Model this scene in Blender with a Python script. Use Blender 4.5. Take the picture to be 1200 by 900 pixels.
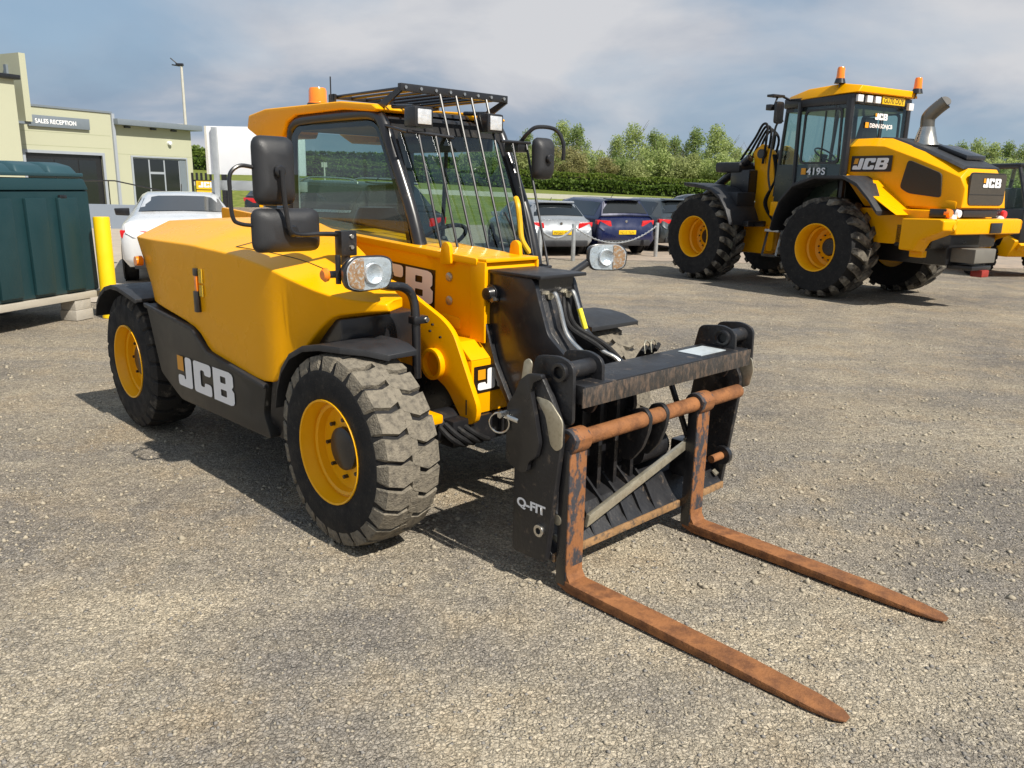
import bpy, bmesh, math, random
import numpy as np
from mathutils import Vector, Matrix
PI = math.pi
scene = bpy.context.scene
C = scene.collection
for o in list(bpy.data.objects): bpy.data.objects.remove(o)

# ------------------------------------------------------------------ camera
PITCH, ROLL = .24231, .02161
cp, sp, cr, sr = math.cos(PITCH), math.sin(PITCH), math.cos(ROLL), math.sin(ROLL)
F = Vector((0, cp, -sp)); R0 = Vector((1, 0, 0)); U0 = Vector((0, sp, cp))
Rv = R0 * cr + U0 * sr; Uv = -R0 * sr + U0 * cr
cam = bpy.data.cameras.new('camera'); camo = bpy.data.objects.new('camera', cam); C.objects.link(camo)
camo.matrix_world = Matrix(((Rv.x, Uv.x, -F.x, 0), (Rv.y, Uv.y, -F.y, 0), (Rv.z, Uv.z, -F.z, 1.6), (0, 0, 0, 1)))
cam.sensor_width = 36; cam.lens = 944.18 / 1200 * 36; cam.clip_start = .05; cam.clip_end = 3000
scene.camera = camo

# ------------------------------------------------------------------ light
TH_ROT = -.79507
SUN_AZ = TH_ROT + math.radians(.8)          # direction towards the sun, from world +X
SUN_EL = math.radians(48)
sd = Vector((math.cos(SUN_AZ) * math.cos(SUN_EL), math.sin(SUN_AZ) * math.cos(SUN_EL), math.sin(SUN_EL)))
sl = bpy.data.lights.new('sun', 'SUN'); sl.energy = 5.0; sl.angle = math.radians(.6); sl.color = (1, .94, .84)
so = bpy.data.objects.new('sun', sl); C.objects.link(so)
so.rotation_euler = sd.to_track_quat('Z', 'Y').to_euler(); so.location = (0, 0, 30)
scene.view_settings.view_transform = 'Standard'; scene.view_settings.look = 'None'
scene.view_settings.exposure = .33; scene.view_settings.gamma = 1
w = bpy.data.worlds.new('World'); scene.world = w; w.use_nodes = True
nt = w.node_tree; N = nt.nodes; L = nt.links
for n in list(N): N.remove(n)
out = N.new('ShaderNodeOutputWorld'); bg = N.new('ShaderNodeBackground'); bg.inputs[1].default_value = .078
sky = N.new('ShaderNodeTexSky'); sky.sky_type = 'NISHITA'; sky.sun_disc = False
sky.sun_elevation = SUN_EL; sky.sun_rotation = PI / 2 - SUN_AZ; sky.air_density = 1.2; sky.dust_density = 1.2
tc = N.new('ShaderNodeTexCoord'); sep = N.new('ShaderNodeSeparateXYZ'); L.new(tc.outputs['Generated'], sep.inputs[0])
def mth(op, a, b=None, clamp=False):
    m = N.new('ShaderNodeMath'); m.operation = op; m.use_clamp = clamp
    for i, v in enumerate((a, b)):
        if v is None: continue
        if isinstance(v, (int, float)): m.inputs[i].default_value = v
        else: L.new(v, m.inputs[i])
    return m.outputs[0]
zz = mth('MAXIMUM', sep.outputs[2], 0.0); zd = mth('ADD', zz, .34)
cmb = N.new('ShaderNodeCombineXYZ'); L.new(mth('DIVIDE', sep.outputs[0], zd), cmb.inputs[0]); L.new(mth('DIVIDE', sep.outputs[1], zd), cmb.inputs[1])
def wnoise(scale, detail, rough, off, dist=0.0):
    mp = N.new('ShaderNodeMapping'); mp.inputs['Location'].default_value = off; L.new(cmb.outputs[0], mp.inputs[0])
    n = N.new('ShaderNodeTexNoise'); n.inputs['Scale'].default_value = scale; n.inputs['Detail'].default_value = detail
    n.inputs['Roughness'].default_value = rough; n.inputs['Distortion'].default_value = dist
    L.new(mp.outputs[0], n.inputs['Vector']); return n.outputs[0]
def ramp(fac, stops):
    r = N.new('ShaderNodeValToRGB'); L.new(fac, r.inputs[0]); e = r.color_ramp.elements
    while len(e) < len(stops): e.new(.5)
    for x, (p, c) in zip(e, stops): x.position = p; x.color = (*c, 1)
    return r.outputs[0]
def mixc(f, a, b, mode='MIX'):
    m = N.new('ShaderNodeMixRGB'); m.blend_type = mode
    for i, v in enumerate((f, a, b)):
        if isinstance(v, (int, float)): m.inputs[i].default_value = v
        elif isinstance(v, tuple): m.inputs[i].default_value = (*v, 1)
        else: L.new(v, m.inputs[i])
    return m.outputs[0]
cover = ramp(wnoise(1.15, 8, .5, (3.1, 1.7, 0), .2), [(.38, (.2,) * 3), (.56, (1,) * 3)])
shade = ramp(wnoise(1.6, 9, .52, (7.3, -2.2, 2), .3), [(.36, (2.8, 3.7, 4.9)), (.46, (3.7, 4.4, 5.4)), (.54, (5.2, 5.5, 6.1)), (.66, (6.6, 6.7, 7.0))])
base = mixc(.75, sky.outputs[0], (3.1, 4.6, 6.4))
L.new(mixc(cover, base, shade), bg.inputs[0]); L.new(bg.outputs[0], out.inputs[0])

# ------------------------------------------------------------------ materials
MATS = {}
def mat(name, col, rough=.5, metal=0, coat=0, var=.12, vscale=6, col2=None, c2=(.5, .62), bump=0, bscale=60, spec=.5, stretch=None, emit=0):
    if name in MATS: return MATS[name]
    m = bpy.data.materials.new(name); m.use_nodes = True; MATS[name] = m
    nt = m.node_tree; n = nt.nodes; l = nt.links; b = n['Principled BSDF']
    b.inputs['Roughness'].default_value = rough; b.inputs['Metallic'].default_value = metal
    b.inputs['Coat Weight'].default_value = coat; b.inputs['Coat Roughness'].default_value = .12
    b.inputs['Specular IOR Level'].default_value = spec
    tc = n.new('ShaderNodeTexCoord'); vec = tc.outputs['Object']
    if stretch:
        mp = n.new('ShaderNodeMapping'); mp.inputs['Scale'].default_value = stretch; l.new(vec, mp.inputs[0]); vec = mp.outputs[0]
    nz = n.new('ShaderNodeTexNoise'); nz.inputs['Scale'].default_value = vscale; nz.inputs['Detail'].default_value = 6
    l.new(vec, nz.inputs['Vector'])
    hsv = n.new('ShaderNodeMixRGB'); hsv.inputs[1].default_value = (*[c * (1 - var) for c in col], 1); hsv.inputs[2].default_value = (*[min(1, c * (1 + var)) for c in col], 1)
    l.new(nz.outputs[0], hsv.inputs[0]); colo = hsv.outputs[0]
    rr = n.new('ShaderNodeMapRange'); rr.inputs[1].default_value = .3; rr.inputs[2].default_value = .7
    rr.inputs[3].default_value = rough * .8; rr.inputs[4].default_value = min(1, rough * 1.25); l.new(nz.outputs[0], rr.inputs[0]); l.new(rr.outputs[0], b.inputs['Roughness'])
    if col2:
        n2 = n.new('ShaderNodeTexNoise'); n2.inputs['Scale'].default_value = vscale * 2.3; n2.inputs['Detail'].default_value = 9; n2.inputs['Roughness'].default_value = .65
        l.new(vec, n2.inputs['Vector'])
        r = n.new('ShaderNodeValToRGB'); r.color_ramp.elements[0].position = c2[0]; r.color_ramp.elements[1].position = c2[1]
        l.new(n2.outputs[0], r.inputs[0])
        mx = n.new('ShaderNodeMixRGB'); l.new(r.outputs[0], mx.inputs[0]); l.new(colo, mx.inputs[1]); mx.inputs[2].default_value = (*col2, 1); colo = mx.outputs[0]
    l.new(colo, b.inputs['Base Color'])
    if bump:
        n3 = n.new('ShaderNodeTexNoise'); n3.inputs['Scale'].default_value = bscale; n3.inputs['Detail'].default_value = 5; l.new(vec, n3.inputs['Vector'])
        bp = n.new('ShaderNodeBump'); bp.inputs['Strength'].default_value = bump; bp.inputs['Distance'].default_value = .01; l.new(n3.outputs[0], bp.inputs['Height']); l.new(bp.outputs[0], b.inputs['Normal'])
    if emit: b.inputs['Emission Color'].default_value = (*col, 1); b.inputs['Emission Strength'].default_value = emit
    return m
def glassmat(name, tint, refl=(.9, .95, 1), ior=1.5, rough=.02):
    m = bpy.data.materials.new(name); m.use_nodes = True; n = m.node_tree.nodes; l = m.node_tree.links
    for x in list(n): n.remove(x)
    o = n.new('ShaderNodeOutputMaterial'); mx = n.new('ShaderNodeMixShader'); t = n.new('ShaderNodeBsdfTransparent'); g = n.new('ShaderNodeBsdfGlossy')
    t.inputs[0].default_value = (*tint, 1); g.inputs['Color'].default_value = (*refl, 1); g.inputs['Roughness'].default_value = rough
    lw = n.new('ShaderNodeLayerWeight'); lw.inputs[0].default_value = .5
    pw = n.new('ShaderNodeMath'); pw.operation = 'POWER'; pw.inputs[1].default_value = 4; l.new(lw.outputs['Facing'], pw.inputs[0])
    f = n.new('ShaderNodeMath'); f.operation = 'MULTIPLY_ADD'; f.inputs[1].default_value = .75; f.inputs[2].default_value = .06; l.new(pw.outputs[0], f.inputs[0])
    l.new(f.outputs[0], mx.inputs[0]); l.new(t.outputs[0], mx.inputs[1]); l.new(g.outputs[0], mx.inputs[2]); l.new(mx.outputs[0], o.inputs[0])
    MATS[name] = m; return m
YEL = mat('yellow_paint', (.85, .385, .001), .28, coat=.05, var=.04, vscale=3, spec=.14, bump=.03, bscale=14)
YELD = mat('yellow_wheel_paint', (.88, .43, .004), .36, coat=.15, var=.05, spec=.3)
BLK = mat('black_paint', (.014, .014, .016), .32, coat=.25, var=.3, vscale=8, col2=(.06, .052, .043), c2=(.6, .78))
WORN = mat('worn_black_paint', (.016, .016, .018), .42, var=.4, vscale=9, col2=(.13, .1, .075), c2=(.58, .72), bump=.2)
PLA = mat('black_plastic', (.02, .021, .024), .5, var=.2, vscale=12, bump=.15, bscale=250)
SKI = mat('charcoal_paint', (.019, .018, .016), .42, var=.12, vscale=4)
RUB = mat('rubber', (.012, .012, .013), .75, var=.3, vscale=14, bump=.2, bscale=90, col2=(.045, .04, .034), c2=(.56, .75), spec=.3)
DUST = mat('dusty_rubber', (.21, .185, .145), .9, var=.25, vscale=16, col2=(.10, .09, .075), c2=(.46, .68), bump=.7, bscale=120, spec=.1)
DUST3 = mat('mud_dusted_rubber', (.05, .045, .04), .9, var=.4, vscale=3, col2=(.21, .19, .155), c2=(.42, .6), bump=.6, bscale=60, spec=.15)
DUST2 = mat('half_dusty_rubber', (.03, .028, .026), .85, var=.3, vscale=4, col2=(.15, .13, .105), c2=(.55, .7), bump=.5, bscale=90, spec=.2)
RUST = mat('rusty_steel', (.27, .115, .045), .75, var=.4, vscale=7, col2=(.15, .065, .03), c2=(.42, .62), bump=.35, bscale=110, spec=.25)
RUSTB = mat('rust_through_black_paint', (.25, .105, .042), .6, var=.45, vscale=5.5, col2=(.045, .045, .052), c2=(.47, .53), bump=.3, bscale=90, stretch=(1, 1, .6), spec=.3)
RUSTS = mat('scraped_steel_edge', (.035, .032, .03), .5, var=.4, vscale=20, col2=(.13, .09, .065), c2=(.46, .66), bump=.35, bscale=130, stretch=(1, 1, .4))
RUSTE = mat('scraped_lip', (.3, .17, .075), .65, var=.4, vscale=14, col2=(.08, .06, .045), c2=(.5, .66), bump=.3, bscale=100)
CHR = mat('bright_steel', (.62, .6, .56), .28, metal=1, var=.1, vscale=20)
ZNC = mat('zinc_plated_steel', (.5, .46, .36), .38, metal=.7, var=.2, vscale=25, col2=(.3, .26, .17), c2=(.5, .8))
GALV = mat('galvanised_steel', (.45, .47, .48), .45, metal=.6, var=.15, vscale=10)
WHT = mat('white_print', (.85, .85, .86), .45, var=.02)
DEC = mat('brown_black_decal', (.022, .012, .006), .4, var=.1)
ORD = mat('orange_print', (.75, .32, .01), .4, var=.05)
ORL = mat('orange_lens', (.95, .24, .01), .18, coat=.8, var=.06)
REDL = mat('red_lens', (.6, .02, .025), .15, coat=.8, var=.2, vscale=30)
WHL = mat('white_lens', (.8, .82, .85), .12, coat=.8, var=.1, vscale=40)
REFL = mat('reflector', (.82, .84, .86), .3, metal=.55, var=.25, vscale=28, bump=.5, bscale=40)
RUBY = mat('number_plate_yellow', (.8, .5, .01), .35, var=.03)
INK = mat('black_ink', (.01, .01, .01), .5, var=0)
GLS = glassmat('tinted_glass', (.60, .73, .69))
GLC = glassmat('clear_glass', (.72, .82, .80))
GLD = mat('dark_glass', (.012, .015, .017), .06, coat=.6, var=.1)
LENS = glassmat('lamp_lens', (.9, .93, .95), rough=.02)

# ------------------------------------------------------------------ mesh building
class MB:
    def __init__(s): s.v = []; s.f = []
    def add(s, vs, fs):
        b = len(s.v); s.v += [tuple(v) for v in vs]; s.f += [tuple(b + i for i in f) for f in fs]; return s
    def box(s, x0, x1, y0, y1, z0, z1):
        vs = [(x, y, z) for x in (x0, x1) for y in (y0, y1) for z in (z0, z1)]
        return s.add(vs, [(0, 1, 3, 2), (4, 6, 7, 5), (0, 4, 5, 1), (2, 3, 7, 6), (0, 2, 6, 4), (1, 5, 7, 3)])
    def hexa(s, a, b):   # two quads joined
        return s.add(list(a) + list(b), [(3, 2, 1, 0), (4, 5, 6, 7)] + [(i, (i + 1) % 4, (i + 1) % 4 + 4, i + 4) for i in range(4)])
    def prism(s, poly, ax, a, b):
        n = len(poly)
        def P(p, t): return {'x': (t, p[0], p[1]), 'y': (p[0], t, p[1]), 'z': (p[0], p[1], t)}[ax]
        vs = [P(p, a) for p in poly] + [P(p, b) for p in poly]
        return s.add(vs, [tuple(range(n - 1, -1, -1)), tuple(range(n, 2 * n))] + [(i, (i + 1) % n, (i + 1) % n + n, i + n) for i in range(n)])
    def tube(s, path, r, seg=10, cap=True, r2=None):
        P = [Vector(p) for p in path]; n = len(P); rings = []
        prev = None
        for i, p in enumerate(P):
            t = (P[min(i + 1, n - 1)] - P[max(i - 1, 0)]).normalized()
            if prev is None: u = t.orthogonal().normalized()
            else: u = (prev - t * prev.dot(t)).normalized()
            prev = u; v = t.cross(u)
            rr = r if r2 is None else r + (r2 - r) * i / (n - 1)
            rings.append([p + (u * math.cos(2 * PI * k / seg) + v * math.sin(2 * PI * k / seg)) * rr for k in range(seg)])
        vs = [q for g in rings for q in g]; fs = []
        for i in range(n - 1):
            for k in range(seg):
                k2 = (k + 1) % seg; fs.append((i * seg + k, i * seg + k2, (i + 1) * seg + k2, (i + 1) * seg + k))
        if cap: fs += [tuple(range(seg - 1, -1, -1)), tuple(range((n - 1) * seg, n * seg))]
        return s.add(vs, fs)
    def ring(s, c, ax, r0, r1, w, seg=24):     # annulus with thickness w
        return s.lathe([(r0, -w / 2), (r1, -w / 2), (r1, w / 2), (r0, w / 2), (r0, -w / 2)], c, ax, seg)
    def lathe(s, prof, c, ax='y', seg=32):
        c = Vector(c); n = len(prof); vs = []
        for k in range(seg):
            a = 2 * PI * k / seg; ca, sa = math.cos(a), math.sin(a)
            for r, t in prof:
                q = {'y': (r * ca, t, r * sa), 'x': (t, r * ca, r * sa), 'z': (r * ca, r * sa, t)}[ax]; vs.append(c + Vector(q))
        fs = []
        for k in range(seg):
            k2 = (k + 1) % seg
            for i in range(n - 1): fs.append((k * n + i, k2 * n + i, k2 * n + i + 1, k * n + i + 1))
        return s.add(vs, fs)
    def loft(s, secs, closed=True, cap=True):
        n = len(secs[0]); vs = [p for g in secs for p in g]; fs = []
        for i in range(len(secs) - 1):
            for k in range(n if closed else n - 1):
                k2 = (k + 1) % n; fs.append((i * n + k, i * n + k2, (i + 1) * n + k2, (i + 1) * n + k))
        if cap: fs += [tuple(range(n - 1, -1, -1)), tuple(range((len(secs) - 1) * n, len(secs) * n))]
        return s.add(vs, fs)
    def xf(s, M): s.v = [tuple(M @ Vector(v)) for v in s.v]; return s
    def build(s, name, m, parent=None, bevel=0, smooth=35, weld=False, seg=2):
        me = bpy.data.meshes.new(name); me.from_pydata(s.v, [], s.f); me.update()
        bm = bmesh.new(); bm.from_mesh(me)
        if weld: bmesh.ops.remove_doubles(bm, verts=bm.verts, dist=1e-4)
        bmesh.ops.recalc_face_normals(bm, faces=bm.faces)
        if bevel:
            ed = [e for e in bm.edges if len(e.link_faces) == 2 and e.calc_face_angle(0) > math.radians(28)]
            bmesh.ops.bevel(bm, geom=ed, offset=bevel, segments=seg, profile=.6, affect='EDGES', clamp_overlap=True)
        bm.to_mesh(me); bm.free()
        for p in me.polygons: p.use_smooth = True
        me.set_sharp_from_angle(angle=math.radians(smooth))
        me.materials.append(m)
        o = bpy.data.objects.new(name, me); C.objects.link(o)
        if parent: o.parent = parent
        return o
def tag(o, label, cat=None, group=None, kind=None):
    if label: o['label'] = label
    if cat: o['category'] = cat
    if group: o['group'] = group
    if kind: o['kind'] = kind
    return o
def empty(name, loc, rz=0, label=None, cat=None, group=None):
    o = bpy.data.objects.new(name, None); C.objects.link(o); o.location = loc; o.rotation_euler = (0, 0, rz); o.empty_display_size = .3
    return tag(o, label, cat, group)
def dup(o, parent=None):
    c = o.copy(); C.objects.link(c); c.parent = parent
    for ch in o.children: dup(ch, c)
    return c
def box(name, m, parent, x0, x1, y0, y1, z0, z1, bevel=0, **k): return MB().box(x0, x1, y0, y1, z0, z1).build(name, m, parent, bevel, **k)
def prism(name, m, parent, poly, ax, a, b, bevel=0, **k): return MB().prism(poly, ax, a, b).build(name, m, parent, bevel, **k)
def tube(name, m, parent, path, r, seg=10, **k): return MB().tube(path, r, seg).build(name, m, parent, **k)
def smoothpath(pts, n=6):
    P = [Vector(p) for p in pts]; out = []
    for i in range(len(P) - 1):
        p0 = P[max(i - 1, 0)]; p1 = P[i]; p2 = P[i + 1]; p3 = P[min(i + 2, len(P) - 1)]
        for k in range(n):
            t = k / n
            out.append(.5 * ((2 * p1) + (p2 - p0) * t + (2 * p0 - 5 * p1 + 4 * p2 - p3) * t * t + (3 * p1 - p0 - 3 * p2 + p3) * t ** 3))
    out.append(P[-1]); return out
def frame(o, r, u):      # matrix: local x->r, y->u
    r = Vector(r).normalized(); u = Vector(u); u = (u - r * u.dot(r)).normalized(); n = r.cross(u)
    return Matrix(((r.x, u.x, n.x, o[0]), (r.y, u.y, n.y, o[1]), (r.z, u.z, n.z, o[2]), (0, 0, 0, 1)))
def fill(name, polys, M, m, parent, depth=0):   # polygons with holes, filled flat
    cu = bpy.data.curves.new(name, 'CURVE'); cu.dimensions = '2D'; cu.fill_mode = 'BOTH'; cu.extrude = depth
    for p in polys:
        s = cu.splines.new('POLY'); s.points.add(len(p) - 1); s.use_cyclic_u = True
        for q, (x, y) in zip(s.points, p): q.co = (x, y, 0, 1)
    return _c2m(name, cu, M, m, parent)
def _c2m(name, cu, M, m, parent):
    t = bpy.data.objects.new('tmp', cu); C.objects.link(t); bpy.context.view_layer.update()
    dg = bpy.context.evaluated_depsgraph_get(); me = bpy.data.meshes.new_from_object(t.evaluated_get(dg)); me.name = name
    bpy.data.objects.remove(t); bpy.data.curves.remove(cu)
    me.transform(M); me.materials.clear(); me.materials.append(m)
    o = bpy.data.objects.new(name, me); C.objects.link(o); o.parent = parent; return o
def text(name, s, M, size, m, parent, bold=0, spacing=1.0, depth=0, xs=1):
    cu = bpy.data.curves.new(name, 'FONT'); cu.body = s; cu.size = size; cu.offset = bold; cu.space_character = spacing; cu.extrude = depth
    return _c2m(name, cu, M @ Matrix.Diagonal((xs, 1, 1, 1)), m, parent)
def rnd(pts, r, n=3):     # round polygon corners
    out = []; k = len(pts)
    for i in range(k):
        a = Vector(pts[i - 1]); b = Vector(pts[i]); c = Vector(pts[(i + 1) % k])
        e1 = (a - b); e2 = (c - b); rr = min(r, e1.length * .45, e2.length * .45); p = b + e1.normalized() * rr; q = b + e2.normalized() * rr
        for j in range(n + 1):
            t = j / n; out.append(tuple(p * (1 - t) ** 2 + b * 2 * t * (1 - t) + q * t * t))
    return out
def letters(M, h, m, parent, mo, badge=True, slant=0.0):
    """Heavy three letter logo: origin lower left, h letter height"""
    t = .27
    J = rnd([(.0, .0), (.62, .0), (.62, 1), (.34, 1), (.34, .26), (.28, .26), (.28, .36), (.0, .36)], .1)
    Cc = rnd([(.7, 0), (1.42, 0), (1.42, .38), (1.14, .38), (1.14, .24), (.98, .24), (.98, .76), (1.14, .76), (1.14, .62), (1.42, .62), (1.42, 1), (.7, 1)], .1)
    B = [(1.5, 0)] + rnd([(2.28, 0), (2.28, .53), (2.18, .53)], .13)[0:4] + [(2.27, .45), (2.21, .52), (2.25, .58)] + [(2.25, .9), (2.2, .97), (2.12, 1)] + [(1.5, 1)]
    B = [(1.5, 0), (2.14, 0), (2.24, .04), (2.28, .12), (2.28, .42), (2.2, .51), (2.26, .6), (2.26, .88), (2.22, .96), (2.12, 1), (1.5, 1)]
    B1 = rnd([(1.78, .2), (2.0, .2), (2.0, .4), (1.78, .4)], .03); B2 = rnd([(1.78, .6), (1.98, .6), (1.98, .8), (1.78, .8)], .03)
    sc = lambda P: [((x + slant * y) * h, y * h) for x, y in P]
    o = fill('logo_lettering', [sc(J), sc(Cc), sc(B), sc(B1), sc(B2)], M @ Matrix.Translation((0, 0, .0035)), m, parent)
    if badge: fill('logo_square', [sc([(.0, .5), (.27, .5), (.27, .98), (.0, .98)])], M @ Matrix.Translation((0, 0, .004)), mo, parent)
    return o

# ------------------------------------------------------------------ tyres and wheels
def tyre_part(parent, cx, cy, cz, R, rb, W, side, lugn, lug_w, lug_h, mtread, ag=False, rs=.354, seg=48):
    """side=-1: outer face at y = cy - W/2. lathe about y."""
    h = W / 2
    prof = [(rb, -h * .97), (rb + .02 * R, -h), ((rb + rs) / 2, -h * 1.015), (rs, -h), (rs + .012, -h * .985), (R - lug_h * 1.25, -h * .84), (R - lug_h * 1.0, -h * .55), (R - lug_h * .9, 0),
            (R - lug_h * 1.0, h * .55), (R - lug_h * 1.25, h * .84), (rs, h), ((rb + rs) / 2, h * 1.015), (rb, h * .97)]
    MB().lathe(prof, (cx, cy, cz), 'y', seg).build('tyre', RUB, parent, smooth=40)
    tr = MB()
    for sg in (-1, 1):
        for k in range(lugn):
            a0 = 2 * PI * (k + (.5 if sg > 0 else 0)) / lugn
            if ag: prof2 = [(-1.0, 0, .55), (-.86, .012, .9), (-.55, .07, 1), (-.1, .19, 1), (.06, .235, .9)]
            else: prof2 = [(-.985, 0, .8), (-.88, 0, 1), (-.42, -.04, 1), (.04, .02, .92), (.12, .035, .7)]
            secs = []
            for (y, o, ws) in prof2:
                yy = y * h * -sg if sg > 0 else y * h
                top = R - (.0 if abs(y) < .8 else (.012 if abs(y) < .9 else .055)) * R / .44
                bot = (R - lug_h * 1.35) if abs(y) < .8 else (R - lug_h * 1.4 - (0 if abs(y) < .9 else .05 * R / .44))
                hw = lug_w / 2 * ws / R; a = a0 + o
                def pt(r, da, y2=yy): return (cx + r * math.cos(a + da), cy + y2, cz + r * math.sin(a + da))
                secs.append([pt(bot, -hw * 1.18), pt(top, -hw), pt(top, hw), pt(bot, hw * 1.18)])
            tr.loft(secs)
    tr.build('tread', mtread, parent, smooth=30)
def rim_part(parent, cx, cy, cz, rf, h, side, hub_r, depth, bolts=0, hubm=None, seg=40, name='wheel_rim', inset=None, hp=.62):
    s = side
    o = cy + s * h
    hr = inset if inset else rf * .62
    prof = [(rf * 1.03, o - s * .012), (rf * 1.02, o + s * .006), (rf * .985, o + s * .004), (rf * .965, o - s * .02), (rf * .93, o - s * .045), (rf * .92, o - s * depth * .55), (rf * .84, o - s * depth * .62),
            (rf * .82, o - s * depth * .95), (hr, o - s * depth), (hr * .8, o - s * depth * .9), (.01, o - s * depth * .9)]
    r = MB().lathe(prof, (cx, 0, cz), 'y', seg).build(name, YELD, parent, smooth=40)
    MB().lathe([(rf * .9, o - s * depth * .5), (rf, cy - s * h * .8), (.02, cy - s * h * .8)], (cx, 0, cz), 'y', 24).build('rim_back', YELD, parent)
    MB().lathe([(.001, o - s * depth * hp), (hub_r * .8, o - s * depth * hp), (hub_r * .98, o - s * depth * (hp + .08)), (hub_r, o - s * depth)], (cx, 0, cz), 'y', 24).build('hub', hubm or BLK, parent, smooth=50)
    if bolts:
        b0 = None
        for k in range(bolts):
            a = 2 * PI * k / bolts; rr = (hub_r + hr) / 2 * 1.02
            if b0 is None: b0 = MB().tube([(0, 0, 0), (0, s * .028 * rf / .23, 0)], rf * .04, 6).build('wheel_bolt', hubm or BLK, parent); b1 = b0
            else: b1 = b0.copy(); C.objects.link(b1)
            b1.location = (cx + rr * math.cos(a), o - s * depth * .97, cz + rr * math.sin(a))
def recenter(root, off):
    M = Matrix.Translation(-Vector(off)); seen = set()
    def go(o):
        for c in o.children:
            if c.type == 'MESH' and c.data.name not in seen: seen.add(c.data.name); c.data.transform(M)
            go(c)
    go(root); root.location = Vector(root.location) + Matrix.Rotation(root.rotation_euler.z, 3, 'Z') @ Vector(off)

# ------------------------------------------------------------------ compact telehandler
TO = (-.1595, 3.9958, 0)
T = empty('telehandler', TO, TH_ROT, 'compact yellow telehandler with black side skirts parked with its forks resting on the gravel', 'telehandler')
def wheel(root, x, y, tr, side, R=.44, rb=.232, W=.30):
    y = side * .75
    e = empty('wheel', (0, 0, 0)); e.parent = root
    tyre_part(e, x, y, R, R, rb, W, side, 24, .088, .021, tr)
    rim_part(e, x, y, R, rb, W / 2, side, .10, .105, bolts=8, hubm=BLK, inset=.16)
    return e
wheel(T, 0, -.74, DUST, -1); wheel(T, 0, .74, DUST, 1); wheel(T, -2.396, -.74, DUST2, -1); wheel(T, -2.396, .74, DUST2, 1)

# engine cover
secs = [[(-2.10, -.80, .87), (-2.29, -.82, 1.24), (-2.38, -.58, 1.33), (-2.40, -.12, 1.345), (-2.10, -.12, .87)],
        [(-1.9, -.87, .87), (-1.9, -.88, 1.25), (-1.9, -.58, 1.345), (-1.9, -.12, 1.365), (-1.9, -.12, .8)],
        [(-1.38, -.875, .80), (-1.38, -.885, 1.255), (-1.38, -.56, 1.35), (-1.38, -.12, 1.365), (-1.38, -.12, .8)],
        [(-1.18, -.875, .695), (-1.18, -.885, 1.25), (-1.18, -.55, 1.335), (-1.18, -.14, 1.345), (-1.18, -.14, .7)],
        [(-.88, -.875, .66), (-.88, -.885, 1.24), (-.88, -.54, 1.31), (-.88, -.22, 1.315), (-.88, -.22, .66)],
        [(-.54, -.87, .65), (-.54, -.88, 1.205), (-.54, -.58, 1.265), (-.54, -.34, 1.265), (-.54, -.34, .65)],
        [(-.40, -.81, .78), (-.36, -.865, 1.17), (-.36, -.58, 1.225), (-.36, -.40, 1.22), (-.40, -.40, .78)],
        [(-.17, -.78, .985), (-.17, -.83, 1.13), (-.17, -.60, 1.165), (-.17, -.44, 1.16), (-.17, -.44, .985)],
        [(-.03, -.74, 1.035), (-.03, -.76, 1.10), (-.03, -.62, 1.12), (-.06, -.48, 1.115), (-.06, -.48, 1.03)],
        [(.10, -.625, 1.05), (.09, -.64, 1.085), (.07, -.58, 1.095), (.02, -.50, 1.095), (.02, -.50, 1.05)]]
sm_ = [smoothpath([q[j] for q in secs], 4) for j in range(5)]; secs = [[sm_[j][i] for j in range(5)] for i in range(len(sm_[0]))]
MB().loft(secs).build('engine_cover', YEL, T, bevel=.05, smooth=50, seg=5)
sk = rnd([(-2.06, .86), (-1.39, .806), (-1.2, .70), (-.575, .634), (-.62, .48), (-.55, .36), (-1.62, .345), (-1.9, .46)], .03)
prism('side_skirt', SKI, T, sk, 'y', -.882, -.80, .012)
lip = [(-2.06, .862), (-1.39, .808), (-1.2, .702), (-.575, .636), (-.575, .612), (-1.205, .676), (-1.395, .782), (-2.05, .836)]
prism('skirt_lip', PLA, T, lip, 'y', -.900, -.868, .008)
letters(frame((-1.63, -.8835, .435), (1, 0, .015), (0, 0, 1)) @ Matrix.Diagonal((1.75, 1, 1, 1)), .178, WHT, T, ORD)
MB().hexa([(-.62, -.86, .37), (-.52, -.8, .34), (-.52, -.2, .34), (-.62, -.2, .37)], [(-.56, -.86, .66), (-.42, -.8, .8), (-.42, -.2, .8), (-.56, -.2, .66)]).build('arch_liner', BLK, T, .01)
box('chassis', BLK, T, -2.55, -.02, -.168, .5, .42, .80, .02)
box('underbody_tray', BLK, T, -1.95, -.55, -.78, -.2, .36, .7, .03)
MB().tube([(0, -.62, .44), (0, .62, .44)], .085, 14).build('front_axle', BLK, T); MB().tube([(-2.396, -.62, .44), (-2.396, .62, .44)], .085, 14).build('rear_axle', BLK, T)
box('counterweight', YEL, T, -2.75, -2.3, -.45, .9, .55, 1.15, .05)
from mathutils.bvhtree import BVHTree
ec = bpy.data.objects['engine_cover']; bvh = BVHTree.FromPolygons([v.co for v in ec.data.vertices], [p.vertices[:] for p in ec.data.polygons])
def ontop(x, y):
    h = bvh.ray_cast(Vector((x, y, 2)), Vector((0, 0, -1)))[0]; return (x, y, h.z) if h else (x, y, 1.2)
def onside(x, z):
    h = bvh.ray_cast(Vector((x, -1.5, z)), Vector((0, 1, 0)))[0]; return (x, h.y, z) if h else (x, -.87, z)
tube('panel_gap', INK, T, [ontop(-.98 + .75 * t / 14, -.80 + .14 * t / 14) for t in range(15)], .0032, 6)
tube('panel_gap', INK, T, [ontop(-.23 + .0 * t, -.66 + .17 * t / 5) for t in range(6)], .003, 6)
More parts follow.
